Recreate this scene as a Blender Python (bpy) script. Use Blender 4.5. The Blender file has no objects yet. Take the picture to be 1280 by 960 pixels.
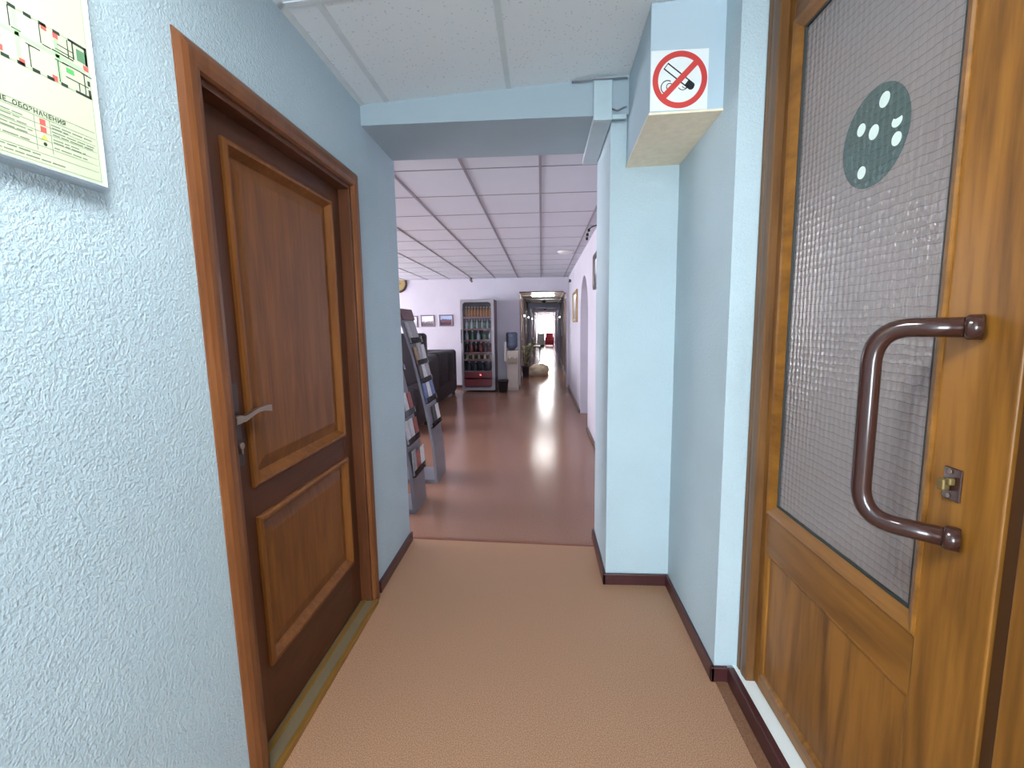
import bpy, bmesh, math, random
from mathutils import Vector, Matrix, noise
random.seed(7)
SC = bpy.context.scene
COL = SC.collection
PI = math.pi

# ------------------------------------------------------------------ materials
def lin(c):
    c = c / 255.0
    return c / 12.92 if c <= 0.04045 else ((c + 0.055) / 1.055) ** 2.4
def rgb(r, g, b):
    return (lin(r), lin(g), lin(b), 1.0)

def new_mat(name):
    m = bpy.data.materials.new(name)
    m.use_nodes = True
    nt = m.node_tree
    return m, nt, nt.nodes['Principled BSDF']

def coords(nt, scale=(1, 1, 1), rot=(0, 0, 0)):
    tc = nt.nodes.new('ShaderNodeTexCoord')
    mp = nt.nodes.new('ShaderNodeMapping')
    mp.inputs['Scale'].default_value = scale
    mp.inputs['Rotation'].default_value = rot
    nt.links.new(tc.outputs['Object'], mp.inputs['Vector'])
    return mp.outputs['Vector']

def noise_node(nt, vec, scale, detail=3, rough=.55, dist=0):
    n = nt.nodes.new('ShaderNodeTexNoise')
    n.inputs['Scale'].default_value = scale
    n.inputs['Detail'].default_value = detail
    n.inputs['Roughness'].default_value = rough
    n.inputs['Distortion'].default_value = dist
    nt.links.new(vec, n.inputs['Vector'])
    return n.outputs['Fac']

def ramp(nt, fac, stops):
    r = nt.nodes.new('ShaderNodeValToRGB')
    el = r.color_ramp.elements
    while len(el) < len(stops):
        el.new(.5)
    for e, (p, c) in zip(el, stops):
        e.position = p
        e.color = c
    nt.links.new(fac, r.inputs['Fac'])
    return r.outputs['Color']

def bump(nt, bs, height, strength, dist, prev=None):
    b = nt.nodes.new('ShaderNodeBump')
    b.inputs['Strength'].default_value = strength
    b.inputs['Distance'].default_value = dist
    nt.links.new(height, b.inputs['Height'])
    if prev is not None:
        nt.links.new(prev, b.inputs['Normal'])
    nt.links.new(b.outputs['Normal'], bs.inputs['Normal'])
    return b.outputs['Normal']

def plain(name, c, rough=.5, metal=0, spec=.5, var=.06, vscale=8, emit=None, estr=0):
    """a plain coat with a faint uneven tone"""
    m, nt, bs = new_mat(name)
    v = coords(nt)
    f = noise_node(nt, v, vscale, 3)
    a = tuple(x * (1 - var) for x in c[:3]) + (1,)
    b = tuple(min(1, x * (1 + var)) for x in c[:3]) + (1,)
    nt.links.new(ramp(nt, f, [(.3, a), (.7, b)]), bs.inputs['Base Color'])
    bs.inputs['Roughness'].default_value = rough
    bs.inputs['Metallic'].default_value = metal
    bs.inputs['Specular IOR Level'].default_value = spec
    if emit:
        bs.inputs['Emission Color'].default_value = emit
        bs.inputs['Emission Strength'].default_value = estr
    return m

def wood(name, dark, light, axis='Z', rough=.35, grain=1.0, figure=.5, spec=.45, st=(.3, .68)):
    m, nt, bs = new_mat(name)
    s = {'Z': (1, 1, .06), 'Y': (1, .06, 1), 'X': (.06, 1, 1)}[axis]
    v = coords(nt, s)
    f1 = noise_node(nt, v, 70 * grain, 4, .6, .3)
    s2 = {'Z': (1, 1, .18), 'Y': (1, .18, 1), 'X': (.18, 1, 1)}[axis]
    f2 = noise_node(nt, coords(nt, s2), 9 * grain, 3, .5, 1.6)
    mx = nt.nodes.new('ShaderNodeMix')
    mx.inputs['Factor'].default_value = figure
    nt.links.new(f1, mx.inputs['A'])
    nt.links.new(f2, mx.inputs['B'])
    nt.links.new(ramp(nt, mx.outputs['Result'], [(st[0], dark), (st[1], light)]), bs.inputs['Base Color'])
    bs.inputs['Roughness'].default_value = rough
    bs.inputs['Specular IOR Level'].default_value = spec
    bump(nt, bs, f1, .08, .001)
    return m

def roughcast(name, c, s1=70, strength=.6, dist=.006, rough=.75):
    m, nt, bs = new_mat(name)
    v = coords(nt)
    f1 = noise_node(nt, v, s1, 3, .55, .15)
    f2 = noise_node(nt, v, s1 * .45, 2, .5)
    f3 = noise_node(nt, v, 1.6, 3)
    a = tuple(x * .95 for x in c[:3]) + (1,)
    b = tuple(min(1, x * 1.04) for x in c[:3]) + (1,)
    nt.links.new(ramp(nt, f3, [(.3, a), (.7, b)]), bs.inputs['Base Color'])
    bs.inputs['Roughness'].default_value = rough
    bs.inputs['Specular IOR Level'].default_value = .3
    n1 = bump(nt, bs, f2, strength * .45, dist)
    bump(nt, bs, f1, strength, dist, n1)
    return m

def tile_mat(name, c, spots=True):
    m, nt, bs = new_mat(name)
    v = coords(nt)
    if spots:
        vo = nt.nodes.new('ShaderNodeTexVoronoi')
        vo.inputs['Scale'].default_value = 55
        nt.links.new(v, vo.inputs['Vector'])
        big = noise_node(nt, v, 30, 2)
        ad = nt.nodes.new('ShaderNodeMath'); ad.operation = 'MULTIPLY_ADD'
        nt.links.new(big, ad.inputs[0]); ad.inputs[1].default_value = -.28
        nt.links.new(vo.outputs['Distance'], ad.inputs[2])
        d = tuple(x * .7 for x in c[:3]) + (1,)
        nt.links.new(ramp(nt, ad.outputs[0], [(.0, d), (.03, c)]), bs.inputs['Base Color'])
    else:
        f = noise_node(nt, v, 3, 2)
        nt.links.new(ramp(nt, f, [(.3, tuple(x * .97 for x in c[:3]) + (1,)), (.7, c)]), bs.inputs['Base Color'])
    f2 = noise_node(nt, v, 140, 2)
    bump(nt, bs, f2, .25, .002)
    bs.inputs['Roughness'].default_value = .85
    bs.inputs['Specular IOR Level'].default_value = .2
    return m

def lino(name, c1, c2, c3, rough, scale, spec=.4, wave=0):
    m, nt, bs = new_mat(name)
    v = coords(nt)
    f = noise_node(nt, v, scale, 2, .7)
    nt.links.new(ramp(nt, f, [(.32, c1), (.5, c2), (.68, c3)]), bs.inputs['Base Color'])
    bs.inputs['Roughness'].default_value = rough
    bs.inputs['Specular IOR Level'].default_value = spec
    f2 = noise_node(nt, v, 5, 2)
    n1 = bump(nt, bs, f2, .05 + wave, .02)
    bump(nt, bs, f, .05, .001, n1)
    return m

def glass_pattern(name, GLASS_C):
    """figured wired glass: square ribs, wire lines, uneven surface, half diffusing"""
    m, nt, bs = new_mat(name)
    tc = nt.nodes.new('ShaderNodeTexCoord')
    wob = nt.nodes.new('ShaderNodeTexNoise'); wob.inputs['Scale'].default_value = 26; wob.inputs['Detail'].default_value = 2
    nt.links.new(tc.outputs['Object'], wob.inputs['Vector'])
    sub = nt.nodes.new('ShaderNodeVectorMath'); sub.operation = 'MULTIPLY_ADD'
    nt.links.new(wob.outputs['Color'], sub.inputs[0]); sub.inputs[1].default_value = (.012, .012, .012)
    nt.links.new(tc.outputs['Object'], sub.inputs[2])
    sep = nt.nodes.new('ShaderNodeSeparateXYZ'); nt.links.new(sub.outputs[0], sep.inputs[0])
    def wave(sock, period):
        a = nt.nodes.new('ShaderNodeMath'); a.operation = 'MULTIPLY'; a.inputs[1].default_value = 2 * PI / period
        nt.links.new(sock, a.inputs[0])
        s = nt.nodes.new('ShaderNodeMath'); s.operation = 'SINE'; nt.links.new(a.outputs[0], s.inputs[0])
        return s.outputs[0]
    wy = wave(sep.outputs['Y'], .021); wz = wave(sep.outputs['Z'], .021)
    ml = nt.nodes.new('ShaderNodeMath'); ml.operation = 'MULTIPLY_ADD'; ml.inputs[1].default_value = .55
    nt.links.new(wz, ml.inputs[0]); nt.links.new(wy, ml.inputs[2])
    nz = noise_node(nt, tc.outputs['Object'], 90, 3, .6, .8)
    hm = nt.nodes.new('ShaderNodeMath'); hm.operation = 'MULTIPLY_ADD'; hm.inputs[1].default_value = 2.2
    nt.links.new(nz, hm.inputs[0]); nt.links.new(ml.outputs[0], hm.inputs[2])
    # dark wire lines in the glass
    c1 = ramp(nt, wz, [(.0, (0, 0, 0, 1)), (.93, (0, 0, 0, 1)), (1.0, (1, 1, 1, 1))])
    c2 = ramp(nt, wy, [(.0, (0, 0, 0, 1)), (.95, (0, 0, 0, 1)), (1.0, (.5, .5, .5, 1))])
    mxx = nt.nodes.new('ShaderNodeMix'); mxx.data_type = 'RGBA'; mxx.blend_type = 'LIGHTEN'; mxx.inputs['Factor'].default_value = 1
    nt.links.new(c1, mxx.inputs['A']); nt.links.new(c2, mxx.inputs['B'])
    cm = nt.nodes.new('ShaderNodeMix'); cm.data_type = 'RGBA'
    nt.links.new(mxx.outputs['Result'], cm.inputs['Factor'])
    cm.inputs['A'].default_value = GLASS_C
    cm.inputs['B'].default_value = tuple(x * .62 for x in GLASS_C[:3]) + (1,)
    nt.links.new(cm.outputs['Result'], bs.inputs['Base Color'])
    bs.inputs['Roughness'].default_value = .09
    bs.inputs['Transmission Weight'].default_value = .35
    bs.inputs['IOR'].default_value = 1.62
    bump(nt, bs, hm.outputs[0], .3, .0022)
    return m

def clear_glass(name, c=(.9, .95, .95, 1), rough=.05, ior=1.45):
    m, nt, bs = new_mat(name)
    v = coords(nt)
    f = noise_node(nt, v, 5, 1)
    nt.links.new(ramp(nt, f, [(.3, c), (.7, tuple(x * .97 for x in c[:3]) + (1,))]), bs.inputs['Base Color'])
    out = nt.nodes['Material Output']
    tr = nt.nodes.new('ShaderNodeBsdfTransparent'); tr.inputs['Color'].default_value = c
    gl = nt.nodes.new('ShaderNodeBsdfGlossy'); gl.inputs['Roughness'].default_value = rough
    fr = nt.nodes.new('ShaderNodeFresnel'); fr.inputs['IOR'].default_value = ior
    mx = nt.nodes.new('ShaderNodeMixShader')
    nt.links.new(fr.outputs[0], mx.inputs['Fac'])
    nt.links.new(tr.outputs[0], mx.inputs[1]); nt.links.new(gl.outputs[0], mx.inputs[2])
    nt.links.new(mx.outputs[0], out.inputs['Surface'])
    return m

def picture_mat(name, kind):
    """small printed photograph: pale sky over darker buildings"""
    m, nt, bs = new_mat(name)
    tc = nt.nodes.new('ShaderNodeTexCoord')
    sep = nt.nodes.new('ShaderNodeSeparateXYZ'); nt.links.new(tc.outputs['Generated'], sep.inputs[0])
    n = noise_node(nt, tc.outputs['Object'], 22, 3)
    a = nt.nodes.new('ShaderNodeMath'); a.operation = 'MULTIPLY_ADD'; a.inputs[1].default_value = -.5
    nt.links.new(n, a.inputs[0]); nt.links.new(sep.outputs['Z'], a.inputs[2])
    if kind == 0:
        st = [(.0, rgb(95, 85, 95)), (.12, rgb(150, 140, 145)), (.22, rgb(225, 220, 225)), (.6, rgb(235, 235, 240))]
    elif kind == 1:
        st = [(.0, rgb(70, 50, 60)), (.1, rgb(120, 70, 80)), (.3, rgb(90, 85, 110)), (.42, rgb(170, 190, 225))]
    else:
        st = [(.0, rgb(150, 150, 160)), (.2, rgb(205, 205, 212)), (.4, rgb(230, 230, 235)), (.6, rgb(220, 225, 235))]
    nt.links.new(ramp(nt, a.outputs[0], st), bs.inputs['Base Color'])
    bs.inputs['Roughness'].default_value = .3
    return m

M = {}
M['wall'] = roughcast('pale_blue_roughcast', rgb(187, 205, 214), 165, .8, .005)
M['wall_smooth'] = roughcast('pale_blue_paint', rgb(182, 200, 212), 60, .15, .003)
M['beam'] = roughcast('shade_toned_beam_paint', rgb(160, 176, 186), 60, .15, .003)  # darker than the walls: the beam's weaker light is put into this colour
M['lounge_wall'] = roughcast('pale_lilac_paint', rgb(200, 196, 207), 40, .08, .003)
M['corr_wall'] = roughcast('grey_lilac_paint', rgb(205, 200, 210), 40, .08, .003)
M['stair_wall'] = roughcast('warm_grey_paint', rgb(175, 160, 155), 40, .1, .003)
M['tile'] = tile_mat('fissured_ceiling_tile', rgb(224, 233, 238))
M['tile_lounge'] = tile_mat('lounge_ceiling_tile', rgb(214, 217, 226), False)
M['tgrid'] = plain('ceiling_grid', rgb(206, 216, 220), .5)
M['tgrid_lounge'] = plain('lounge_ceiling_grid', rgb(146, 142, 152), .5)
M['corr_ceil'] = wood('brown_corridor_ceiling', rgb(128, 112, 100), rgb(165, 148, 132), 'X', .3)
M['lino'] = lino('tan_speckled_linoleum', rgb(136, 99, 75), rgb(168, 126, 98), rgb(200, 157, 126), .5, 260)
M['lino_patch'] = lino('brown_linoleum_patch', rgb(112, 76, 55), rgb(130, 90, 66), rgb(142, 100, 75), .55, 200)
M['lino2'] = lino('reddish_lounge_linoleum', rgb(142, 104, 86), rgb(152, 112, 93), rgb(161, 120, 100), .18, 120, .26, .02)
M['base'] = plain('burgundy_baseboard', rgb(70, 36, 38), .3, var=.12)
M['strip'] = plain('brown_floor_strip', rgb(125, 76, 58), .35)
M['d1'] = wood('mahogany_stile', rgb(70, 37, 20), rgb(98, 55, 30), 'Z', .38, spec=.28)
M['d1h'] = wood('mahogany_rail', rgb(68, 36, 20), rgb(96, 54, 30), 'Y', .38, spec=.28)
M['d1p'] = wood('mahogany_panel', rgb(97, 54, 22), rgb(137, 84, 38), 'Z', .36, spec=.28)
M['d1c'] = wood('mahogany_casing', rgb(92, 52, 28), rgb(128, 78, 44), 'Z', .34, spec=.28)
M['d2'] = wood('golden_oak_laminate', rgb(98, 60, 20), rgb(152, 100, 38), 'Z', .38, .7, .6, .45, (.36, .6))
M['d2h'] = wood('golden_oak_rail', rgb(98, 60, 20), rgb(152, 100, 38), 'Y', .36, .7, .65)
M['d2c'] = wood('brown_oak_casing', rgb(92, 60, 32), rgb(126, 86, 48), 'Z', .36)
M['d2gap'] = plain('dark_brown_gap', rgb(72, 42, 18), .5)
M['gasket'] = plain('dark_gasket', rgb(50, 55, 55), .6)
M['glassp'] = glass_pattern('figured_wired_glass', rgb(170, 158, 156))
M['hbrown'] = plain('brown_enamel', rgb(58, 34, 30), .14, spec=.6, var=.03)
M['chrome'] = plain('satin_nickel', rgb(158, 140, 126), .28, .85)
M['bronze'] = plain('dark_bronze', rgb(80, 66, 62), .35, .6)
M['brass'] = plain('brass', rgb(122, 102, 62), .45, .5)
M['alu'] = plain('silver_aluminium', rgb(200, 210, 218), .3, .7)
M['threshold'] = plain('worn_grey_green_threshold', rgb(130, 114, 88), .45, .2)
M['tbrass'] = plain('yellow_brass_trim', rgb(160, 118, 52), .4, .5)
M['paper'] = plain('pale_green_paper', rgb(206, 214, 182), .4, var=.02)
M['ink'] = plain('dark_green_ink', rgb(48, 58, 50), .6)
M['inkg'] = plain('grey_ink', rgb(130, 142, 122), .6)
M['inkl'] = plain('pale_grey_green_ink', rgb(184, 196, 168), .6)
M['green'] = plain('green_ink', rgb(92, 180, 100), .6)
M['pgreen'] = plain('pale_green_ink', rgb(176, 226, 166), .6)
M['sgreen'] = plain('stair_green_ink', rgb(96, 142, 104), .6)
M['red'] = plain('red_ink', rgb(222, 96, 92), .6)
M['yellow'] = plain('yellow_ink', rgb(200, 205, 90), .6)
M['white'] = plain('white_vinyl', rgb(232, 236, 236), .35, var=.02)
M['signred'] = plain('sign_red', rgb(206, 66, 62), .35, var=.03)
M['black'] = plain('black_print', rgb(26, 27, 30), .4)
M['boxraw'] = plain('raw_cream_board', rgb(240, 226, 200), .7, vscale=30)
M['trunk'] = plain('pale_blue_plastic', rgb(178, 196, 204), .4)
M['dot'] = plain('mint_white_vinyl', rgb(226, 240, 234), .4)
M['oval'] = glass_pattern('dark_teal_film', rgb(84, 102, 100))
M['oval'].node_tree.nodes['Principled BSDF'].inputs['Transmission Weight'].default_value = .15
M['rack'] = plain('grey_rack_steel', rgb(118, 118, 126), .4, .2)
M['maroon'] = plain('maroon_header', rgb(96, 56, 66), .5)
M['leather'] = plain('black_leather', rgb(27, 23, 28), .5, var=.15)
M['leather2'] = plain('dark_plum_leather', rgb(36, 30, 37), .55, var=.15)
M['plastic_clear'] = clear_glass('clear_acrylic', (.93, .94, .95, 1), .1, 1.06)
M['fridge'] = plain('grey_fridge_enamel', rgb(146, 142, 150), .35)
M['fridge_side'] = plain('maroon_fridge_side', rgb(100, 68, 78), .4)
M['fridge_in'] = plain('dark_grey_liner', rgb(82, 80, 88), .5)
M['fridge_red'] = plain('red_kickplate', rgb(152, 38, 48), .4)
M['led'] = plain('red_indicator', rgb(255, 60, 60), .4, emit=(1, .12, .12, 1), estr=4)
M['shelf'] = plain('shelf_wire', rgb(150, 110, 110), .4)
M['fglass'] = clear_glass('fridge_glass', (.94, .95, .97, 1), .08)
M['b_orange'] = plain('orange_drink', rgb(196, 138, 84), .2)
M['b_pale'] = plain('pale_drink', rgb(190, 200, 205), .2)
M['b_green'] = plain('green_drink', rgb(92, 128, 104), .2)
M['b_cola'] = plain('dark_cola', rgb(62, 32, 34), .2)
M['b_red'] = plain('red_drink', rgb(128, 66, 66), .2)
M['b_cream'] = plain('cream_tin', rgb(210, 196, 150), .3)
M['b_blue'] = plain('dark_bottle', rgb(70, 76, 90), .2)
M['cap_w'] = plain('white_cap', rgb(232, 228, 224), .4)
M['cap_r'] = plain('red_cap', rgb(176, 40, 44), .4)
M['cap_y'] = plain('yellow_cap', rgb(235, 205, 150), .4)
M['cooler'] = plain('beige_cooler_plastic', rgb(182, 166, 156), .4)
M['coolerd'] = plain('brown_cooler_trim', rgb(140, 118, 104), .4)
M['water'] = plain('blue_water_bottle', rgb(84, 94, 116), .15)
M['bin'] = plain('black_bin_plastic', rgb(44, 42, 46), .4)
M['goldframe'] = plain('gilded_frame', rgb(160, 132, 92), .4, .3)
M['darkframe'] = plain('dark_frame', rgb(70, 58, 60), .4)
M['frame'] = plain('mauve_frame', rgb(128, 112, 124), .4)
M['gold'] = plain('old_gold', rgb(146, 126, 80), .4, .4)
M['pot'] = plain('dark_pot', rgb(74, 62, 72), .5)
M['soil'] = plain('soil', rgb(60, 48, 42), .9)
M['leaf'] = plain('yellow_green_leaf', rgb(158, 158, 104), .5, var=.2)
M['stem'] = plain('brown_stem', rgb(96, 84, 62), .6)
M['sack'] = plain('pale_woven_sack', rgb(200, 184, 164), .7, var=.15, vscale=20)
M['frameblue'] = plain('pale_blue_doorframe', rgb(176, 176, 208), .4)
M['framebrown'] = wood('dark_brown_door', rgb(112, 92, 90), rgb(138, 114, 108), 'Z', .4)
M['lampglow'] = plain('lamp_diffuser', rgb(250, 250, 250), .4, emit=(1, .98, .95, 1), estr=52)
M['lampglow2'] = plain('sconce_glass', rgb(250, 250, 250), .4, emit=(1, .98, .97, 1), estr=4)
M['opal'] = plain('opal_lamp_diffuser', rgb(250, 250, 250), .4, var=0, emit=(.93, .99, 1, 1), estr=36)
M['sky'] = plain('bright_daylight', rgb(255, 255, 255), .5, var=0, emit=(.97, .99, 1, 1), estr=20)
M['winframe'] = plain('white_window_frame', rgb(235, 235, 240), .4)
M['cabinet'] = plain('pale_green_cabinet', rgb(196, 212, 208), .5)
M['redfab'] = plain('red_upholstery', rgb(190, 70, 84), .7)
M['bench'] = plain('dark_bench', rgb(78, 68, 76), .5)

# ------------------------------------------------------------------ geometry builder
class B:
    """collects shapes in world metres; build() links them as ONE mesh object"""
    def __init__(s):
        s.bm = bmesh.new(); s.mi = 0
    def face(s, vs, flip=False):
        try:
            f = s.bm.faces.new(vs[::-1] if flip else vs)
            f.material_index = s.mi
            return f
        except ValueError:
            return None
    def box(s, x0, x1, y0, y1, z0, z1, bev=0, seg=2):
        r = bmesh.ops.create_cube(s.bm, size=1)
        vs = r['verts']
        for v in vs:
            v.co = Vector(((x0 + x1) / 2 + v.co.x * (x1 - x0), (y0 + y1) / 2 + v.co.y * (y1 - y0), (z0 + z1) / 2 + v.co.z * (z1 - z0)))
        fs = {f for v in vs for f in v.link_faces}
        for f in fs: f.material_index = s.mi
        if bev:
            es = list({e for v in vs for e in v.link_edges})
            r2 = bmesh.ops.bevel(s.bm, geom=es, offset=bev, segments=seg, affect='EDGES', profile=.5)
            for f in r2['faces']: f.material_index = s.mi
        return s
    def hexa(s, p):
        """8 corners: bottom ring 0-3, top ring 4-7"""
        v = [s.bm.verts.new(q) for q in p]
        for q in ((3, 2, 1, 0), (4, 5, 6, 7), (0, 1, 5, 4), (1, 2, 6, 5), (2, 3, 7, 6), (3, 0, 4, 7)):
            s.face([v[i] for i in q])
        return s
    def prism(s, poly, f0, f1):
        """poly in 2D mapped by f0 and f1 to the two ends"""
        a = [s.bm.verts.new(f0(*q)) for q in poly]
        b = [s.bm.verts.new(f1(*q)) for q in poly]
        n = len(poly)
        s.face(a[::-1]); s.face(b)
        for i in range(n):
            s.face([a[i], a[(i + 1) % n], b[(i + 1) % n], b[i]])
        return s
    def tube(s, pts, r, n=14, caps=True):
        pts = [Vector(p) for p in pts]
        rs = r if isinstance(r, (list, tuple)) else [r] * len(pts)
        rings = []; up = None
        for i, p in enumerate(pts):
            t = (pts[min(i + 1, len(pts) - 1)] - pts[max(i - 1, 0)]).normalized()
            if up is None:
                up = Vector((0, 0, 1)) if abs(t.z) < .9 else Vector((1, 0, 0))
            u = (up - t * up.dot(t)).normalized(); up = u
            w = t.cross(u)
            rings.append([s.bm.verts.new(p + (u * math.cos(a) + w * math.sin(a)) * rs[i]) for a in [2 * PI * k / n for k in range(n)]])
        for a, b in zip(rings, rings[1:]):
            for k in range(n):
                f = s.face([a[k], a[(k + 1) % n], b[(k + 1) % n], b[k]])
                if f: f.smooth = True
        if caps:
            s.face(rings[0][::-1]); s.face(rings[-1])
        return s
    def lathe(s, prof, c, n=20, mats=None, axis='Z'):
        """prof: (r, h) list from bottom to top about the axis at c"""
        rings = []
        for (r, h) in prof:
            ring = []
            for k in range(n):
                a = 2 * PI * k / n
                if axis == 'Z': q = (c[0] + r * math.cos(a), c[1] + r * math.sin(a), c[2] + h)
                elif axis == 'Y': q = (c[0] + r * math.cos(a), c[1] - h, c[2] + r * math.sin(a))
                else: q = (c[0] + h, c[1] + r * math.cos(a), c[2] + r * math.sin(a))
                ring.append(s.bm.verts.new(q))
            rings.append(ring)
        for i, (a, b) in enumerate(zip(rings, rings[1:])):
            if mats: s.mi = mats[i]
            for k in range(n):
                f = s.face([a[k], a[(k + 1) % n], b[(k + 1) % n], b[k]])
                if f: f.smooth = True
        s.face(rings[0][::-1]); s.face(rings[-1])
        s.mi = 0
        return s
    def sweep(s, u0, u1, v0, v1, prof, mp, closed=True, fill=False):
        """profile (d outward, h height) swept round a rectangle with mitres; open: no bottom side"""
        rings = []
        for d, h in prof:
            if closed: cs = [(u0 - d, v0 - d), (u1 + d, v0 - d), (u1 + d, v1 + d), (u0 - d, v1 + d)]
            else: cs = [(u0 - d, v0), (u0 - d, v1 + d), (u1 + d, v1 + d), (u1 + d, v0)]
            rings.append([s.bm.verts.new(mp(u, v, h)) for u, v in cs])
        for a, b in zip(rings, rings[1:]):
            for k in range(4 if closed else 3):
                s.face([a[k], a[(k + 1) % 4], b[(k + 1) % 4], b[k]])
        if not closed:
            s.face([r[0] for r in rings]); s.face([r[3] for r in rings][::-1])
        if fill:
            s.face(rings[-1])
        return s
    def map(s, fn):
        for v in s.bm.verts: v.co = Vector(fn(*v.co))
        return s
    def build(s, name, mats, parent=None, smooth=None):
        bmesh.ops.recalc_face_normals(s.bm, faces=s.bm.faces)
        me = bpy.data.meshes.new(name)
        if parent is not None:
            off = Vector((0, 0, 0)); q = parent
            while q is not None:
                off += q.location; q = q.parent
            for v in s.bm.verts: v.co -= off
        s.bm.to_mesh(me); s.bm.free()
        for m in (mats if isinstance(mats, (list, tuple)) else [mats]):
            me.materials.append(m)
        if smooth: 
            me.set_sharp_from_angle(angle=math.radians(smooth))
            for p in me.polygons: p.use_smooth = True
        o = bpy.data.objects.new(name, me)
        COL.objects.link(o)
        if parent is not None: o.parent = parent
        return o

def thing(name, loc, label=None, cat=None, group=None, kind=None):
    o = bpy.data.objects.new(name, None)
    o.empty_display_size = .1
    COL.objects.link(o); o.location = loc
    tag(o, label, cat, group, kind)
    return o
def tag(o, label=None, cat=None, group=None, kind=None):
    if label: o['label'] = label
    if cat: o['category'] = cat
    if group: o['group'] = group
    if kind: o['kind'] = kind
    return o
def origin(o, loc):
    """move the object's origin to loc, leaving its shape where it is"""
    d = Vector(loc) - o.location
    o.data.transform(Matrix.Translation(-d)); o.location = loc
    return o
def struct(name, b, mats, smooth=None):
    return tag(b.build(name, mats, None, smooth), kind='structure')
def rbox(x0, x1, y0, y1, z0, z1, bev=0):
    return B().box(x0, x1, y0, y1, z0, z1, bev)

# ------------------------------------------------------------------ camera
F_PX, PITCH, YAW, ROLL, EYE = 583.0, .1250, .0640, -.0145, 1.4
cy, sy, cp, sp = math.cos(YAW), math.sin(YAW), math.cos(PITCH), math.sin(PITCH)
Fv = Vector((-sy * cp, cy * cp, -sp)); Rv = Vector((cy, sy, 0)); Uv = Rv.cross(Fv)
R2 = Rv * math.cos(ROLL) + Uv * math.sin(ROLL); U2 = -Rv * math.sin(ROLL) + Uv * math.cos(ROLL)
cam = bpy.data.cameras.new('camera'); co = bpy.data.objects.new('camera', cam); COL.objects.link(co)
cam.sensor_width = 36; cam.lens = F_PX / 1280 * 36; cam.clip_start = .02; cam.clip_end = 200
mw = Matrix((R2, U2, -Fv)).transposed().to_4x4(); mw.translation = Vector((0, 0, EYE))
co.matrix_world = mw
SC.camera = co

# ------------------------------------------------------------------ the near corridor
XL, XR, YP, XP = -.87, .67, 2.41, .34
def zc(x): return 2.47 + .06 * (x + .87)
YE = 2.87                                    # where the passage opens into the lounge
# floors
b = B(); b.prism([(-1.1, -4), (1.0, -4), (1.0, 2.8), (.34, 2.845), (-.87, 2.92), (-1.1, 2.92)], lambda x, y: (x, y, 0), lambda x, y: (x, y, -.08))
struct('floor', b, M['lino'])
b = B(); b.prism([(-5.5, 2.93), (-.87, 2.92), (.34, 2.845), (.75, 2.84), (.75, 10.6), (-5.5, 10.6)], lambda x, y: (x, y, 0), lambda x, y: (x, y, -.08))
struct('floor_lounge', b, M['lino2'])
b = B(); b.hexa([(-.865, 2.905, 0), (.335, 2.83, 0), (.335, 2.862, 0), (-.865, 2.937, 0), (-.865, 2.913, .006), (.335, 2.838, .006), (.335, 2.854, .006), (-.865, 2.929, .006)])
struct('trim_1', b, M['strip'])
b = rbox(.672, .716, .2, 1.735, .0005, .003)
struct('floor_patch', b, M['lino_patch'])

# left wall with the doorway
DY0, DY1, DZ = 1.214, 2.19, 2.05
b = B()
b.prism([(-4, 0), (DY0 + .034, 0), (DY0 + .001, DZ), (DY1, DZ), (DY1, 0), (YE, 0), (YE, 2.75), (-4, 2.75)], lambda y, z: (-1.1, y, z), lambda y, z: (XL, y, z))
struct('wall_left', b, M['wall'])
# near wall of the lounge, left of the passage
struct('wall_lounge_front', rbox(-5.5, -1.1, YE - .15, YE, 0, 2.75), M['lounge_wall'])
# right wall: lounge side pillar and the stretch up to the glass door
struct('pillar_right', rbox(XP, 1.0, YP, 2.95, 0, 2.75), M['wall'])
b = B(); b.box(XR, 1.0, 1.73, YP, 0, 2.75).box(.80, 1.0, -4, -.2, 0, 2.75).box(.80, 1.0, -.2, 1.73, 2.475, 2.75)
struct('wall_right', b, M['wall'])
struct('wall_back', rbox(-1.1, 1.0, -4.15, -4, 0, 2.75), M['wall'])
# lintel beam over the opening
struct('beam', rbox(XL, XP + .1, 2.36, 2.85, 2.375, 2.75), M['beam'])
# baseboards
H = .062
def bboard(name, x0, x1, y0, y1, z0=0, z1=H):
    struct(name, rbox(x0, x1, y0, y1, z0, z1, .004), M['base'])
bboard('baseboard_left', XL, XL + .016, -4, 1.185)
bboard('baseboard_left', XL, XL + .016, 2.268, YE + .015)
b = B(); b.box(XP - .016, XP, YP - .016, 2.965, 0, H, .004).box(XP - .016, XR, YP - .016, YP, 0, H, .004)
struct('baseboard_pillar', b, M['base'])
b = B(); b.box(XR - .016, XR, 1.714, YP - .012, 0, H, .004).box(XR - .016, .72, 1.714, 1.73, 0, H, .004)
struct('baseboard_right', b, M['base'])
b = B(); b.box(.716, .742, -.2, 1.716, 0, .066, .004); struct('baseboard_step', b, M['base'])
b = B(); b.box(.742, .80, -.2, 1.729, 0, .063); struct('trim_2', b, M['white'])

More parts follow.
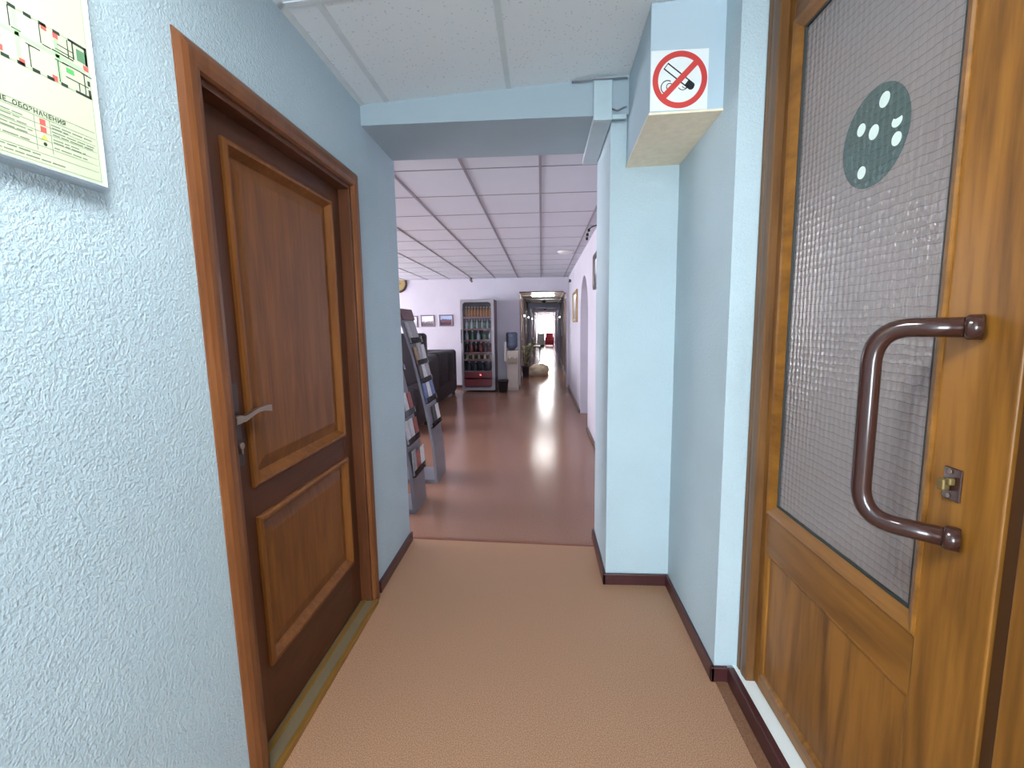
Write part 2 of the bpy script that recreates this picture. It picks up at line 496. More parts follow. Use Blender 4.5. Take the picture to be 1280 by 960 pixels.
# ceiling of suspended tiles (it sags towards the left wall)
b = B()
b.hexa([(-.87, -4, zc(-.87)), (1.0, -4, zc(1.0)), (1.0, 2.36, zc(1.0)), (-.87, 2.36, zc(-.87)),
        (-.87, -4, 2.74), (1.0, -4, 2.74), (1.0, 2.36, 2.74), (-.87, 2.36, 2.74)])
b.mi = 1
T = .004; W = .012
for x in (-.735, -.147, .44):
    b.hexa([(x - W, -4, zc(x) - T), (x + W, -4, zc(x) - T), (x + W, 2.36, zc(x) - T), (x - W, 2.36, zc(x) - T),
            (x - W, -4, zc(x) + .01), (x + W, -4, zc(x) + .01), (x + W, 2.36, zc(x) + .01), (x - W, 2.36, zc(x) + .01)])
for y in (1.65, 1.06, .47, -.12, -.71, -1.3, -1.9, -2.5, -3.1):
    xa, xb = -.87, .67
    b.hexa([(xa, y - W, zc(xa) - T), (xb, y - W, zc(xb) - T), (xb, y + W, zc(xb) - T), (xa, y + W, zc(xa) - T),
            (xa, y - W, zc(xa) + .01), (xb, y - W, zc(xb) + .01), (xb, y + W, zc(xb) + .01), (xa, y + W, zc(xa) + .01)])
# wall angle along the left wall and the beam
b.hexa([(-.87, -4, zc(-.87) - T), (-.845, -4, zc(-.845) - T), (-.845, 2.36, zc(-.845) - T), (-.87, 2.36, zc(-.87) - T),
        (-.87, -4, zc(-.87) + .01), (-.845, -4, zc(-.845) + .01), (-.845, 2.36, zc(-.845) + .01), (-.87, 2.36, zc(-.87) + .01)])
struct('ceiling', b, [M['tile'], M['tgrid']])

# ------------------------------------------------------------------ door_1: panelled mahogany door in the left wall
def lean(x, y, z):
    return (x, y + .034 * max(0, 1 - z / 2.1) * min(1, max(0, (2.2 - y) / .95)), z)
d1 = thing('door_1', (XL, (DY0 + DY1) / 2, 0), 'brown panelled wooden door with a lever handle in the pale blue left wall', 'door', kind='structure')
mL = lambda x: (lambda u, v, h: (x + h, u, v))
b = B(); b.sweep(DY0 + .004, DY1 - .006, 0, DZ - .006, [(0, -.02), (0, .008), (.006, .016), (.024, .021), (.045, .02), (.06, .014), (.072, .004), (.074, -.01)], mL(XL), False)
b.map(lean).build('casing', M['d1c'], d1)
b = B(); b.box(-1.06, XL, DY0 - .001, DY0 + .024, 0, DZ, .002).box(-1.06, XL, DY1 - .024, DY1 + .001, 0, DZ, .002).box(-1.06, XL, DY0 + .02, DY1 - .02, DZ - .024, DZ + .001, .002)
b.map(lean).build('jamb', M['d1'], d1)
LX = -.922                                    # face of the leaf
ly0, ly1, lz0, lz1 = 1.236, 2.165, .026, 2.025
leaf = B()
leaf.box(LX - .042, LX - .012, ly0, ly1, lz0, lz1)
pan = [(1.366, 2.066, .905, 1.947), (1.37, 2.072, .275, .792)]
leaf.box(LX - .014, LX, ly0, pan[0][0], lz0, lz1).box(LX - .014, LX, pan[0][1], ly1, lz0, lz1)
leaf.mi = 1
leaf.box(LX - .014, LX - .0004, pan[0][0], pan[0][1], pan[0][3], lz1).box(LX - .014, LX - .0004, pan[0][0], pan[0][1], pan[1][3], pan[0][2]).box(LX - .014, LX - .0004, pan[0][0], pan[0][1], lz0, pan[1][2])
lo = leaf.map(lean).build('leaf', [M['d1'], M['d1h']], d1)
for (a, c, e, f) in pan:
    b = B(); b.sweep(a, c, e, f, [(.006, -.004), (.006, .010), (-.002, .016), (-.012, .015), (-.02, .004), (-.026, -.004), (-.032, -.011)], mL(LX))
    mo = b.map(lean).build('panel_moulding', M['d1p'], d1)
    b = B(); b.sweep(a, c, e, f, [(-.028, -.0115), (-.036, -.0105), (-.075, -.001), (-.08, -.0005)], mL(LX), fill=True)
    b.map(lean).build('panel', M['d1p'], d1)
# lever handle on a long plate
b = B(); b.box(LX - .002, LX + .008, 1.284, 1.324, .985, 1.243, .003)
hp = b.map(lean).build('handle_plate', M['bronze'], d1)
b = B()
b.tube([(LX + .005, 1.28, 1.135), (LX + .03, 1.28, 1.135)], .012)
b.box(LX + .018, LX + .036, 1.266, 1.293, 1.122, 1.148, .003)
pts = [(LX + .027, 1.287, 1.136), (LX + .029, 1.312, 1.133), (LX + .029, 1.345, 1.141), (LX + .028, 1.382, 1.147), (LX + .027, 1.425, 1.147), (LX + .026, 1.456, 1.142)]
for (p, q), (r0, r1) in zip(zip(pts, pts[1:]), [(.011, .009), (.009, .007), (.007, .006), (.006, .008), (.008, .011)]):
    b.hexa([(p[0] - .006, p[1], p[2] - r0), (p[0] + .006, p[1], p[2] - r0), (q[0] + .006, q[1], q[2] - r1), (q[0] - .006, q[1], q[2] - r1),
            (p[0] - .006, p[1], p[2] + r0), (p[0] + .006, p[1], p[2] + r0), (q[0] + .006, q[1], q[2] + r1), (q[0] - .006, q[1], q[2] + r1)])
b.map(lean).build('handle', M['chrome'], d1)
b = B(); b.lathe([(.011, 0), (.011, .012), (.009, .014)], (LX + .006, 1.306, 1.05), 16, axis='X'); b.box(LX + .006, LX + .018, 1.302, 1.31, 1.025, 1.05)
b.map(lean).build('lock_cylinder', M['chrome'], hp)
b = B(); b.box(-.965, -.842, DY0 + .01, DY1 - .01, 0, .02, .002)
th = b.map(lean).build('threshold', M['threshold'], d1)
for xa, xb in ((-.914, -.898), (-.854, -.838)):
    b = B(); b.box(xa, xb, DY0 + .012, DY1 - .012, .0, .025, .002)
    b.map(lean).build('brass_edge', M['tbrass'], th)

# ------------------------------------------------------------------ door_2: oak door with figured glass on the right
d2 = thing('door_2', (.79, .81, .063), 'golden oak double door with wired figured glass and brown pull handle', 'door', kind='structure')
mR = lambda x: (lambda u, v, h: (x - h, u, v))
FX = .785                                    # face of the leaf
b = B(); b.sweep(-.11, 1.65, .063, 2.405, [(0, -.04), (0, .006), (.004, .01), (.03, .012), (.05, .01), (.054, .006), (.058, .011), (.074, .012), (.08, .006), (.08, -.02)], lambda u, v, h: (.767 - h, u, v), False)
b.build('casing', M['d2c'], d2)
def leaf_glass(y0, y1, gy0, gy1, mirror):
    z0, z1 = .07, 2.4
    g0, g1 = .737, 2.315
    b = B()
    b.box(FX, FX + .05, y0, gy0, z0, z1, .003).box(FX, FX + .05, gy1, y1, z0, z1, .003)
    b.mi = 1
    b.box(FX + .001, FX + .05, gy0, gy1, g1, z1).box(FX + .001, FX + .05, gy0, gy1, .595, g0).box(FX + .001, FX + .05, gy0, gy1, z0, .115)
    lf = b.build('leaf', [M['d2'], M['d2h']], d2)
    # lower panel, slightly sunk, with a thin moulding round it
    b = B(); b.box(FX + .014, FX + .036, gy0 - .002, gy1 + .06, .11, .6)
    b2 = B()
    pn = rbox(FX + .0115, FX + .034, gy0, gy1, .115, .595).build('lower_panel', M['d2'], lf)
    b.bm.free(); b2.bm.free()
    b = B(); b.sweep(gy0, gy1, .115, .595, [(.002, -.0125), (.001, -.0008), (-.004, -.0005), (-.014, -.006), (-.018, -.012)], mR(FX)); b.build('panel_moulding', M['d2'], lf)
    # glazing bead and pane
    b = B(); b.sweep(gy0, gy1, g0, g1, [(.003, -.02), (.003, .003), (-.002, .006), (-.012, .003), (-.034, -.012), (-.034, -.022)], mR(FX)); b.build('glazing_bead', M['d2h'], lf)
    b = B(); b.sweep(gy0 + .034, gy1 - .034, g0 + .034, g1 - .034, [(0, -.0135), (-.006, -.0135), (-.006, -.024)], mR(FX)); b.build('gasket', M['gasket'], lf)
    gp = rbox(FX + .020, FX + .026, gy0 + .033, gy1 - .033, g0 + .033, g1 - .033).build('glass_pane', M['glassp'], lf)
    return lf, gp
lf, gp = leaf_glass(.812, 1.69, .967, 1.615, False)
lf2, gp2 = leaf_glass(-.105, .782, .06, .63, True)
rbox(FX + .01, FX + .045, .782, .812, .07, 2.4).build('meeting_strip', M['d2gap'], d2)
# dark round film with six clear white dots on the far pane
gx = FX + .0198
b = B(); b.prism([(1.245 + .115 * math.cos(a), 1.838 + .115 * math.sin(a)) for a in [2 * PI * k / 48 for k in range(48)]], lambda u, v: (gx, u, v), lambda u, v: (gx - .0006, u, v))
b.build('round_sticker', M['oval'], lf)
for (u, v, r, sq) in [(1.216, 1.911, .017, 1), (1.17, 1.845, .016, .8), (1.292, 1.873, .015, 1), (1.245, 1.85, .017, 1), (1.167, 1.806, .015, 1), (1.279, 1.767, .015, 1)]:
    b = B(); pl = [(u + r * math.cos(a), v + r * sq * math.sin(a)) for a in [2 * PI * k / 24 for k in range(24)]]
    if sq < 1: pl = [(p if not (4 <= k <= 9) else (u + r * .55 * math.cos(2 * PI * k / 24), v + r * .35)) for k, p in enumerate(pl)]
    b.prism(pl, lambda y, z: (gx - .0007, y, z), lambda y, z: (gx - .0014, y, z))
    b.build('white_dot', M['dot'], lf)
# cranked D pull handle
HX, HY, z0h, z1h = .672, .995, .985, 1.385
def arc(p0, p1, p2, n=8):
    p0, p1, p2 = map(Vector, (p0, p1, p2))
    return [(p0 * (1 - t) ** 2 + p1 * 2 * t * (1 - t) + p2 * t * t) for t in [k / n for k in range(n + 1)]]
e1, k1, k0, e0 = Vector((FX, .888, z1h)), Vector((HX, HY, z1h)), Vector((HX, HY, z0h)), Vector((FX, .888, z0h))
def toward(a, c, d): return a + (c - a).normalized() * d
path = [e1] + arc(toward(k1, e1, .065), k1, toward(k1, k0, .075), 10) + arc(toward(k0, k1, .075), k0, toward(k0, e0, .065), 10) + [e0]
b = B().tube(path, .0185, 20); ph = b.build('pull_handle', M['hbrown'], lf)
for z in (z0h, z1h):
    d = (Vector((HX, HY, z)) - Vector((FX, .888, z))).normalized()
    b = B().tube([Vector((FX + .002, .888, z)) - d * .0, Vector((FX, .888, z)) + d * .018, Vector((FX, .888, z)) + d * .022], [.023, .023, .020], 20); b.build('collar', M['hbrown'], ph)
# small bronze catch under the upper end
b = rbox(FX - .004, FX + .002, .893, .931, 1.055, 1.118, .0015); lk = b.build('catch_plate', M['hbrown'], lf)
for z in (1.063, 1.11):
    B().lathe([(.0045, 0), (.0045, .0015), (.003, .0025)], (FX - .0065, .916, z), 12, axis='X').build('screw', M['chrome'], lk)
b = B(); b.box(FX - .02, FX - .004, .912, .927, 1.072, 1.096, .004).box(FX - .016, FX - .004, .902, .914, 1.086, 1.1, .003); b.build('latch', M['brass'], lk)

# landing behind the glass door
b = B(); b.box(2.4, 2.5, -1, 2.3, 0, 2.75).box(1.0, 2.5, 2.3, 2.4, 0, 2.75).box(1.0, 2.5, -1.1, -1, 0, 2.75)
struct('wall_landing', b, M['stair_wall'])
struct('floor_landing', rbox(1.0, 2.5, -1, 2.3, -.08, 0), M['lino2'])
struct('ceiling_landing', rbox(1.0, 2.5, -1, 2.3, 2.65, 2.75), M['stair_wall'])

# ------------------------------------------------------------------ boxing with the no smoking sign, trunking, cables
bx0, by0, bz0 = .405, 1.868, 2.172
ub = thing('utility_box', (bx0, by0, bz0), 'pale blue boxed casing high in the right corner with a bare cream underside', 'boxing')
b = B()
b.hexa([(bx0, by0, bz0), (XR + .0, by0, bz0 + .006), (XR + .0, YP, bz0 - .006), (bx0 + .012, YP, bz0 - .012),
        (bx0, by0, 2.545), (XR, by0, 2.558), (XR, YP, 2.558), (bx0 + .012, YP, 2.544)])
b.build('casing_body', M['wall_smooth'], ub)
b = B()
b.hexa([(bx0 - .003, by0 - .003, bz0 - .008), (XR, by0 - .003, bz0 - .002), (XR, YP, bz0 - .014), (bx0 + .009, YP, bz0 - .02),
        (bx0 - .003, by0 - .003, bz0 + .0), (XR, by0 - .003, bz0 + .006), (XR, YP, bz0 - .006), (bx0 + .009, YP, bz0 - .012)])
b.build('bottom_board', M['boxraw'], ub)
ns = thing('no_smoking_sign', (.512, by0 - .001, 2.28), 'square white no smoking sign with a red ring on the corner boxing', 'sign')
SY = by0
rbox(.407, .612, SY - .0025, SY - .0005, 2.178, 2.384).build('card', M['white'], ns)
cxs, czs, R1, R0 = .511, 2.282, .098, .078
mS = lambda dy: (lambda u, v: (u, SY - dy, v))
def ring(b, cx, cz, r1, r0, dy0, dy1, n=64, a0=0, a1=2 * PI):
    full = abs(a1 - a0 - 2 * PI) < 1e-6
    m = n if full else n + 1
    vs = [[b.bm.verts.new((cx + r * math.cos(a0 + (a1 - a0) * k / n), SY - d, cz + r * math.sin(a0 + (a1 - a0) * k / n))) for k in range(m)] for (r, d) in ((r1, dy0), (r1, dy1), (r0, dy1), (r0, dy0))]
    for i in range(4):
        a, c = vs[i], vs[(i + 1) % 4]
        for k in range(n):
            b.face([a[k], a[(k + 1) % m], c[(k + 1) % m], c[k]])
    return b
b = B(); ring(b, cxs, czs, R1, R0, .0025, .0034)
q = math.radians(45); du, dv = math.cos(q), math.sin(q); w = .0105
b.prism([(cxs - du * .082 - dv * -w, czs - dv * .082 - du * w), (cxs + du * .082 + dv * w, czs + dv * .082 - du * w), (cxs + du * .082 - dv * w, czs + dv * .082 + du * w), (cxs - du * .082 - dv * w, czs - dv * .082 + du * w)], mS(.0036), mS(.0042))
b.build('red_ring_and_bar', M['signred'], ns)
# cigarette slanting down to the right, black end, three curls of smoke
qa = math.radians(-38); ca, sa = math.cos(qa), math.sin(qa)
def cg(s, t): return (cxs + .004 + ca * s - sa * t, czs + .006 + sa * s + ca * t)
b = B(); o_ = .0022; hw = .0135
for rect in [(-.068, .03, hw - o_ * 2, hw), (-.068, .03, -hw, -hw + o_ * 2), (-.070, -.067, -hw, hw)]:
    s0, s1, t0, t1 = rect
    b.prism([cg(s0, t0), cg(s1, t0), cg(s1, t1), cg(s0, t1)], mS(.0026), mS(.003))
b.build('cigarette', M['black'], ns)
b = B(); b.prism([cg(.026, -hw), cg(.03, -hw), cg(.05, -hw), cg(.057, -hw * .6), cg(.059, 0), cg(.056, hw * .7), cg(.05, hw), cg(.03, hw), cg(.026, hw)], mS(.0026), mS(.0031))
b.build('ember', M['black'], ns)
b = B()
ring(b, cxs - .044, czs - .024, .0245, .0212, .0026, .0031, 24, math.radians(60), math.radians(250))
ring(b, cxs - .036, czs - .022, .0125, .0098, .0026, .0031, 20, math.radians(20), math.radians(230))
ring(b, cxs + .012, czs - .016, .0205, .0178, .0026, .0031, 20, math.radians(215), math.radians(350))
ring(b, cxs + .02, czs - .018, .0125, .0102, .0026, .0031, 20, math.radians(200), math.radians(330))
b.build('smoke', M['black'], ns)

ct = thing('cable_trunking', (.295, 2.35, 2.34), 'pale plastic cable trunking bent down over the beam beside the pillar', 'cable trunking')
b = B(); b.box(.25, .335, 2.335, 2.36, 2.345, zc(.25) - .004, .003); b.build('front_channel', M['trunk'], ct)
b = B(); b.box(.25, .335, 2.361, 2.95, 2.345, 2.374, .003); b.build('under_channel', M['trunk'], ct)
b = B()
b.box(.336, .404, 2.345, 2.36, 2.352, 2.372, .003)
tag(origin(b.build('pipe_stub', M['trunk']), (.37, 2.35, 2.36)), 'short pale strip bridging the trunking and the corner boxing', 'conduit')
for i, (pp, lb) in enumerate([([(.336, 2.352, 2.4), (.36, 2.34, 2.385), (.39, 2.345, 2.4), (.404, 2.352, 2.405)], 'grey cable loop in the gap between trunking and corner boxing'),
                    ([(.15, 2.352, 2.523), (.2, 2.335, 2.518), (.25, 2.33, 2.522), (.3, 2.328, 2.52), (.35, 2.335, 2.524), (.404, 2.34, 2.526)], 'grey cable lying along the ceiling edge above the beam')]):
    fine = []
    P = [Vector(p) for p in pp]
    for a, c in zip(P, P[1:]):
        for t in range(4): fine.append(a.lerp(c, t / 4))
    fine.append(P[-1])
    tag(origin(B().tube(fine, .004, 8).build('cable', M['rack']), pp[0]), lb, 'cable')

# ------------------------------------------------------------------ evacuation plan on the left wall
EX = XL
ep = thing('evacuation_plan', (EX, .5, 1.67), 'pale green evacuation plan in a silver frame on the left wall', 'wall plan')
py0, py1, pz0, pz1 = .08, .901, 1.682, 2.26
b = B(); b.sweep(py0, py1, pz0, pz1, [(-.002, .0), (-.0, .022), (.003, .025), (.007, .023), (.009, .012), (.009, 0)], mL(EX)); b.build('frame', M['alu'], ep)
sh = rbox(EX, EX + .020, py0, py1, pz0, pz1).build('sheet', M['paper'], ep)
PX = EX + .0202
def flat(b, u0, u1, v0, v1, lift=.0003): b.box(PX, PX + lift, u0, u1, v0, v1)
# outline of the floor: short dark wall pieces with pale windows between, rooms and the green route
b = B(); L = lambda u0, u1, v0, v1: flat(b, u0, u1, v0, v1)
top, bot = 1.926, 1.836
u = .897
right = .8955
xs = .13
k = 0
while xs < right - .04:
    L(xs, xs + .012, top - .0055, top); L(xs + .004, xs + .016, bot, bot + .0055); xs += .0235
L(right - .034, right, top - .0045, top); L(right - .03, right, bot, bot + .0045)
L(right - .0045, right, 1.894, top); L(right - .0045, right, bot, bot + .016); L(right - .0045, right, bot + .023, bot + .032)
L(right - .028, right - .0255, 1.893, top)
b.build('building_outline', M['ink'], sh)
b = B(); L = lambda u0, u1, v0, v1: flat(b, u0, u1, v0, v1, .0002)
L(.13, right - .0046, top - .0035, top - .0008); L(.13, right - .0046, bot + .0008, bot + .0035)
b.build('window_band', M['inkl'], sh)
b = B(); L = lambda u0, u1, v0, v1: flat(b, u0, u1, v0, v1)
for i in range(16):
    v = .146 + i * .0475
    L(v, v + .0016, 1.89, top - .0045)
    L(v + .026, v + .0276, bot + .005, 1.876)
    L(v + .003, v + .017, 1.889, 1.8905) if i % 4 != 3 else None
    L(v + .022, v + .045, 1.8755, 1.877) if i % 5 != 2 else None
L(.83, .868, 1.8895, 1.8915); L(.846, .893, 1.8765, 1.878); L(.836, .87, 1.8945, 1.896); L(.84, .868, 1.9035, 1.905); L(.85, .892, 1.855, 1.8565); L(.873, .8745, 1.841, 1.856)
b.build('room_walls', M['ink'], sh)
b = B(); L = lambda u0, u1, v0, v1: flat(b, u0, u1, v0, v1, .00015)
L(.13, .888, 1.8805, 1.8865)
for v in (.80 - .03, .835, .69, .6, .5, .4): L(v, v + .007, 1.842, 1.92)
b.build('escape_route', M['pgreen'], sh)
b = B(); flat(b, .852, .866, 1.864, 1.8725); flat(b, .738, .748, 1.8645, 1.873); b.build('exit_mark', M['green'], sh)
b = B(); flat(b, .8755, .8948, 1.896, 1.916); b.build('stair_mark', M['sgreen'], sh)
b = B()
for (u_, v_) in [(.815, 1.915), (.834, 1.912), (.772, 1.838), (.825, 1.838), (.886, 1.884), (.74, 1.844)]: flat(b, u_, u_ + .009, v_, v_ + .009)
b.build('hydrant_marks', M['red'], sh)
# legend table
b = B()
for v in (1.7755, 1.7635, 1.7515, 1.7395, 1.7275, 1.7155, 1.7035): flat(b, .3, .894, v, v + .0005, .0002)
for u_ in (.783, .8085): flat(b, u_, u_ + .0005, 1.708, 1.7635, .0002)
flat(b, py0 + .008, py1 - .004, 1.687, 1.6875, .0002); flat(b, py1 - .005, py1 - .0045, 1.687, 2.25, .0002)
b.build('legend_lines', M['inkg'], sh)
rr = random.Random(3)
b = B()
def dashes(u0, u1, v, h):
    x = u0
    while x < u1 - .004:
        wd = min(rr.uniform(.008, .024), u1 - x)
        flat(b, x, x + wd, v, v + h, .0002); x += wd + .003
for (v, a, c) in [(1.766, .5, .778), (1.7545, .5, .765), (1.748, .5, .76), (1.7415, .5, .77), (1.7345, .5, .778), (1.729, .5, .77), (1.718, .5, .776)]: dashes(a, c, v, .0018)
for (v, a, c) in [(1.757, .811, .885), (1.7525, .812, .84), (1.746, .811, .888), (1.7415, .812, .887), (1.733, .812, .86), (1.7285, .812, .87), (1.7195, .812, .872)]: dashes(a, c, v, .0018)
for (v, a, c) in [(1.699, .5, .79), (1.692, .5, .83)]: dashes(a, c, v, .0019)
b.build('fine_print', M['inkg'], sh)
for nm, mm, (u_, v_, s_) in [('legend_icon', 'red', (.792, 1.752, .0095)), ('legend_icon', 'red', (.792, 1.7395, .0095))]:
    b = B(); flat(b, u_, u_ + s_, v_, v_ + s_); b.build(nm, M[mm], sh)
b = B(); b.prism([(.7915, 1.728), (.8025, 1.728), (.797, 1.737)], lambda u, v: (PX, u, v), lambda u, v: (PX + .0003, u, v)); b.build('legend_icon', M['yellow'], sh)
b = B(); b.prism([(.797 + .003 * math.cos(a), 1.721 + .003 * math.sin(a)) for a in [2 * PI * k / 16 for k in range(16)]], lambda u, v: (PX, u, v), lambda u, v: (PX + .0003, u, v)); b.build('legend_icon', M['ink'], sh)
# heading lettering
cu = bpy.data.curves.new('heading', 'FONT'); cu.body = 'УСЛОВНЫЕ  ОБОЗНАЧЕНИЯ'; cu.size = .0105; cu.align_x = 'RIGHT'; cu.space_character = 1.12; cu.offset = .00025
to = bpy.data.objects.new('heading_tmp', cu); COL.objects.link(to)
bpy.context.view_layer.update()
me = bpy.data.meshes.new_from_object(to.evaluated_get(bpy.context.evaluated_depsgraph_get()))
bpy.data.objects.remove(to)
me.name = 'heading'
me.transform(Matrix(((0, 0, 1, PX + .0003), (1, 0, 0, .838), (0, 1, 0, 1.7665), (0, 0, 0, 1))))
off = Vector((0, 0, 0)); off += ep.location
me.transform(Matrix.Translation(-off)); me.materials.clear(); me.materials.append(M['ink'])
ho = bpy.data.objects.new('heading', me); COL.objects.link(ho); ho.parent = sh

# ------------------------------------------------------------------ the lounge
YB = 10.5; ZL = 2.44; XW = .605
ox0, ox1, oz = -.483, .556, 2.14              # opening to the far corridor
b = B(); b.box(-5.5, ox0, YB, YB + .16, 0, 2.75).box(ox1, 1.0, YB, YB + .16, 0, 2.75).box(ox0, ox1, YB, YB + .16, oz, 2.75)
struct('wall_far', b, M['lounge_wall'])
# right wall with the arched niche
ay0, ay1, az = 6.15, 7.35, 2.08
ar = (ay1 - ay0) / 2; acx = (ay0 + ay1) / 2; asp = az - ar
def bbot(y): return 0
prof = [(2.95, 0), (ay0, 0), (ay0, asp)] + [(acx - ar * math.cos(a), asp + ar * math.sin(a)) for a in [PI * k / 24 for k in range(1, 24)]] + [(ay1, asp), (ay1, 0), (YB, 0), (YB, 2.75), (2.95, 2.75)]
b = B(); b.prism(prof, lambda y, z: (XW, y, z), lambda y, z: (XW + .35, y, z))
b.box(XW + .35, XW + .45, 2.95, YB, 0, 2.75)
struct('wall_lounge_right', b, M['lounge_wall'])
# left wall of the lounge with three window openings
wz0, wz1 = .85, 2.3
wins = [(3.4, 5.0), (5.7, 7.3), (8.0, 10.3)]
b = B(); b.box(-5.65, -5.5, YE - .15, YB + .16, 0, wz0).box(-5.65, -5.5, YE - .15, YB + .16, wz1, 2.75)
ys = [YE - .15] + [q for w_ in wins for q in w_] + [YB + .16]
for a, c in zip(ys[::2], ys[1::2]): b.box(-5.65, -5.5, a, c, wz0, wz1)
struct('wall_lounge_left', b, M['lounge_wall'])
for i, (a, c) in enumerate(wins):
    b = B(); b.sweep(a + .05, c - .05, wz0 + .05, wz1 - .05, [(.05, 0), (.05, .05), (0, .05), (0, 0)], mL(-5.6)); b.box(-5.6, -5.55, (a + c) / 2 - .03, (a + c) / 2 + .03, wz0 + .05, wz1 - .05)
    wo = tag(b.build('window_%d' % (i + 1), M['winframe']), kind='structure')
M['daysky'] = plain('pale_daylight_sky', rgb(245, 248, 255), .5, var=0, emit=(.93, .96, 1, 1), estr=7)
tag(rbox(-6.6, -6.58, YE - 1, YB + 1.5, -.5, 4.5).build('outside_sky', M['daysky']), kind='structure')
# ceiling grid
b = B(); b.box(-5.5, 1.0, 2.85, YB, ZL, ZL + .1)
b.mi = 1
xs_ = [.5, 0.0, -.505, -1.01, -1.515, -2.02, -2.525, -3.03, -3.535, -4.04, -4.545, -5.05]
for x in xs_: b.box(x - .009, x + .009, 2.95, YB, ZL - .006, ZL + .01)
y = 3.24
while y < YB:
    b.box(-5.5, XW, y - .005, y + .005, ZL - .003, ZL + .01); y += .64
struct('ceiling_lounge', b, [M['tile_lounge'], M['tgrid_lounge']])
# baseboards in the lounge
bboard('baseboard_lounge', XW - .015, XW, 2.966, ay0)
bboard('baseboard_lounge', XW - .015, XW, ay1, YB)
bboard('baseboard_niche', XW + .335, XW + .35, ay0, ay1)
bboard('baseboard_far', -5.5, ox0, YB - .015, YB)
# light switch-like boxes, clock, pictures
ck = thing('wall_clock', (-3.17, YB - .02, 2.36), 'round old gold wall clock near the ceiling of the far wall', 'clock')
b = B().lathe([(.2, 0), (.2, .03), (.19, .045), (.165, .05), (.16, .04)], (-3.2, YB, 2.36), 32, axis='Y'); b.build('rim', M['bronze'], ck)
b = B().lathe([(.16, .042), (.16, .046)], (-3.2, YB, 2.36), 32, axis='Y'); fc = b.build('face', M['gold'], ck)
b = B().box(-3.206, -3.194, YB - .052, YB - .047, 2.36, 2.47).box(-3.2, -3.12, YB - .052, YB - .047, 2.354, 2.366); b.build('hands', M['ink'], ck)
def picture(name, x0, x1, z0, z1, kind, label, fm='frame'):
    t = thing(name, ((x0 + x1) / 2, YB, z0), label, 'picture', 'framed photographs on the far wall')
    b = B().sweep(x0 + .024, x1 - .024, z0 + .024, z1 - .024, [(.024, 0), (.024, .02), (.012, .026), (0, .02), (0, 0)], lambda u, v, h: (u, YB - h, v)); b.build('frame', M[fm], t)
    rbox(x0 + .02, x1 - .02, YB - .01, YB - .002, z0 + .02, z1 - .02).build('print', picture_mat('photograph_print', kind), t)
picture('framed_photograph', -2.30, -1.985, 1.405, 1.66, 1, 'framed city photograph next to the fridge, with blue sky over reddish buildings')
picture('framed_photograph', -2.72, -2.405, 1.397, 1.66, 0, 'framed pale photograph in the middle of the row on the far wall')
picture('framed_photograph', -3.1, -2.79, 1.385, 1.645, 2, 'framed photograph half hidden behind the top of the brochure rack')

# drinks fridge
fx0, fx1, fy0, fy1, fz = -1.69, -.985, 9.78, 10.44, 1.95
fr = thing('drinks_fridge', ((fx0 + fx1) / 2, fy0, 0), 'grey glass-door drinks fridge full of bottles against the far wall', 'fridge')
b = B()
b.box(fx0, fx0 + .04, fy0 + .05, fy1, .06, fz).box(fx1 - .04, fx1, fy0 + .05, fy1, .06, fz)
b.build('side_panel', M['fridge_side'], fr)
b = B(); b.box(fx0 + .04, fx1 - .04, fy0 + .05, fy1, fz - .05, fz).box(fx0 + .02, fx1 - .02, fy0 + .06, fy1, .03, .1); b.build('top_and_base', M['fridge'], fr)
b = B(); b.box(fx0 + .04, fx1 - .04, fy1 - .04, fy1, .1, fz - .05).box(fx0 + .04, fx0 + .05, fy0 + .06, fy1 - .04, .1, fz - .05).box(fx1 - .05, fx1 - .04, fy0 + .06, fy1 - .04, .1, fz - .05); b.build('liner', M['fridge_in'], fr)
b = B()
u0, u1, v0, v1 = fx0 + .045, fx1 - .06, .09, fz - .06
# door frame with rounded inner corners
def rrect(a, c, e, f, r, n=5):
    out = []
    for (cx_, cz_, a0) in ((c - r, f - r, 0), (a + r, f - r, 90), (a + r, e + r, 180), (c - r, e + r, 270)):
        out += [(cx_ + r * math.cos(math.radians(a0 + 90 * k / n)), cz_ + r * math.sin(math.radians(a0 + 90 * k / n))) for k in range(n + 1)]
    return out
inn = rrect(u0, u1, v0, v1, .07); outr = rrect(fx0, fx1, .04, fz, .02)
for d0, d1 in ((fy0, fy0 + .045),):
    A = [[b.bm.verts.new((x, y, z)) for (x, z) in poly] for poly, y in ((outr, fy0), (inn, fy0), (inn, fy0 + .045), (outr, fy0 + .045))]
    for i in range(4):
        p_, q_ = A[i], A[(i + 1) % 4]
        n_ = len(p_)
        for k in range(n_): b.face([p_[k], p_[(k + 1) % n_], q_[(k + 1) % n_], q_[k]])
dr = b.build('door', M['fridge'], fr)
rbox(u0 - .01, u1 + .01, fy0 + .02, fy0 + .026, v0 - .01, v1 + .01).build('glass', M['fglass'], dr)
b = B().tube([(fx0 + .012, fy0, 1.32), (fx0 + .012, fy0 - .03, 1.32), (fx0 + .012, fy0 - .03, 1.05), (fx0 + .012, fy0, 1.05)], .01, 8); b.build('handle', M['bin'], dr)
shz = [1.585, 1.335, 1.1, .835, .69, .44]
for z in shz:
    b = B(); b.box(fx0 + .05, fx1 - .05, fy0 + .1, fy1 - .06, z - .012, z); b.box(fx0 + .05, fx1 - .05, fy0 + .088, fy0 + .1, z - .03, z + .012); b.build('shelf', M['shelf'], fr)
b = rbox(fx0 + .05, fx1 - .05, fy0 + .06, fy0 + .075, .3, .42, .003); kp = b.build('red_panel', M['fridge_red'], fr)
rbox(fx0 + .05, fx1 - .05, fy0 + .06, fy0 + .075, .11, .27, .003).build('lower_grille', M['fridge_red'], fr)
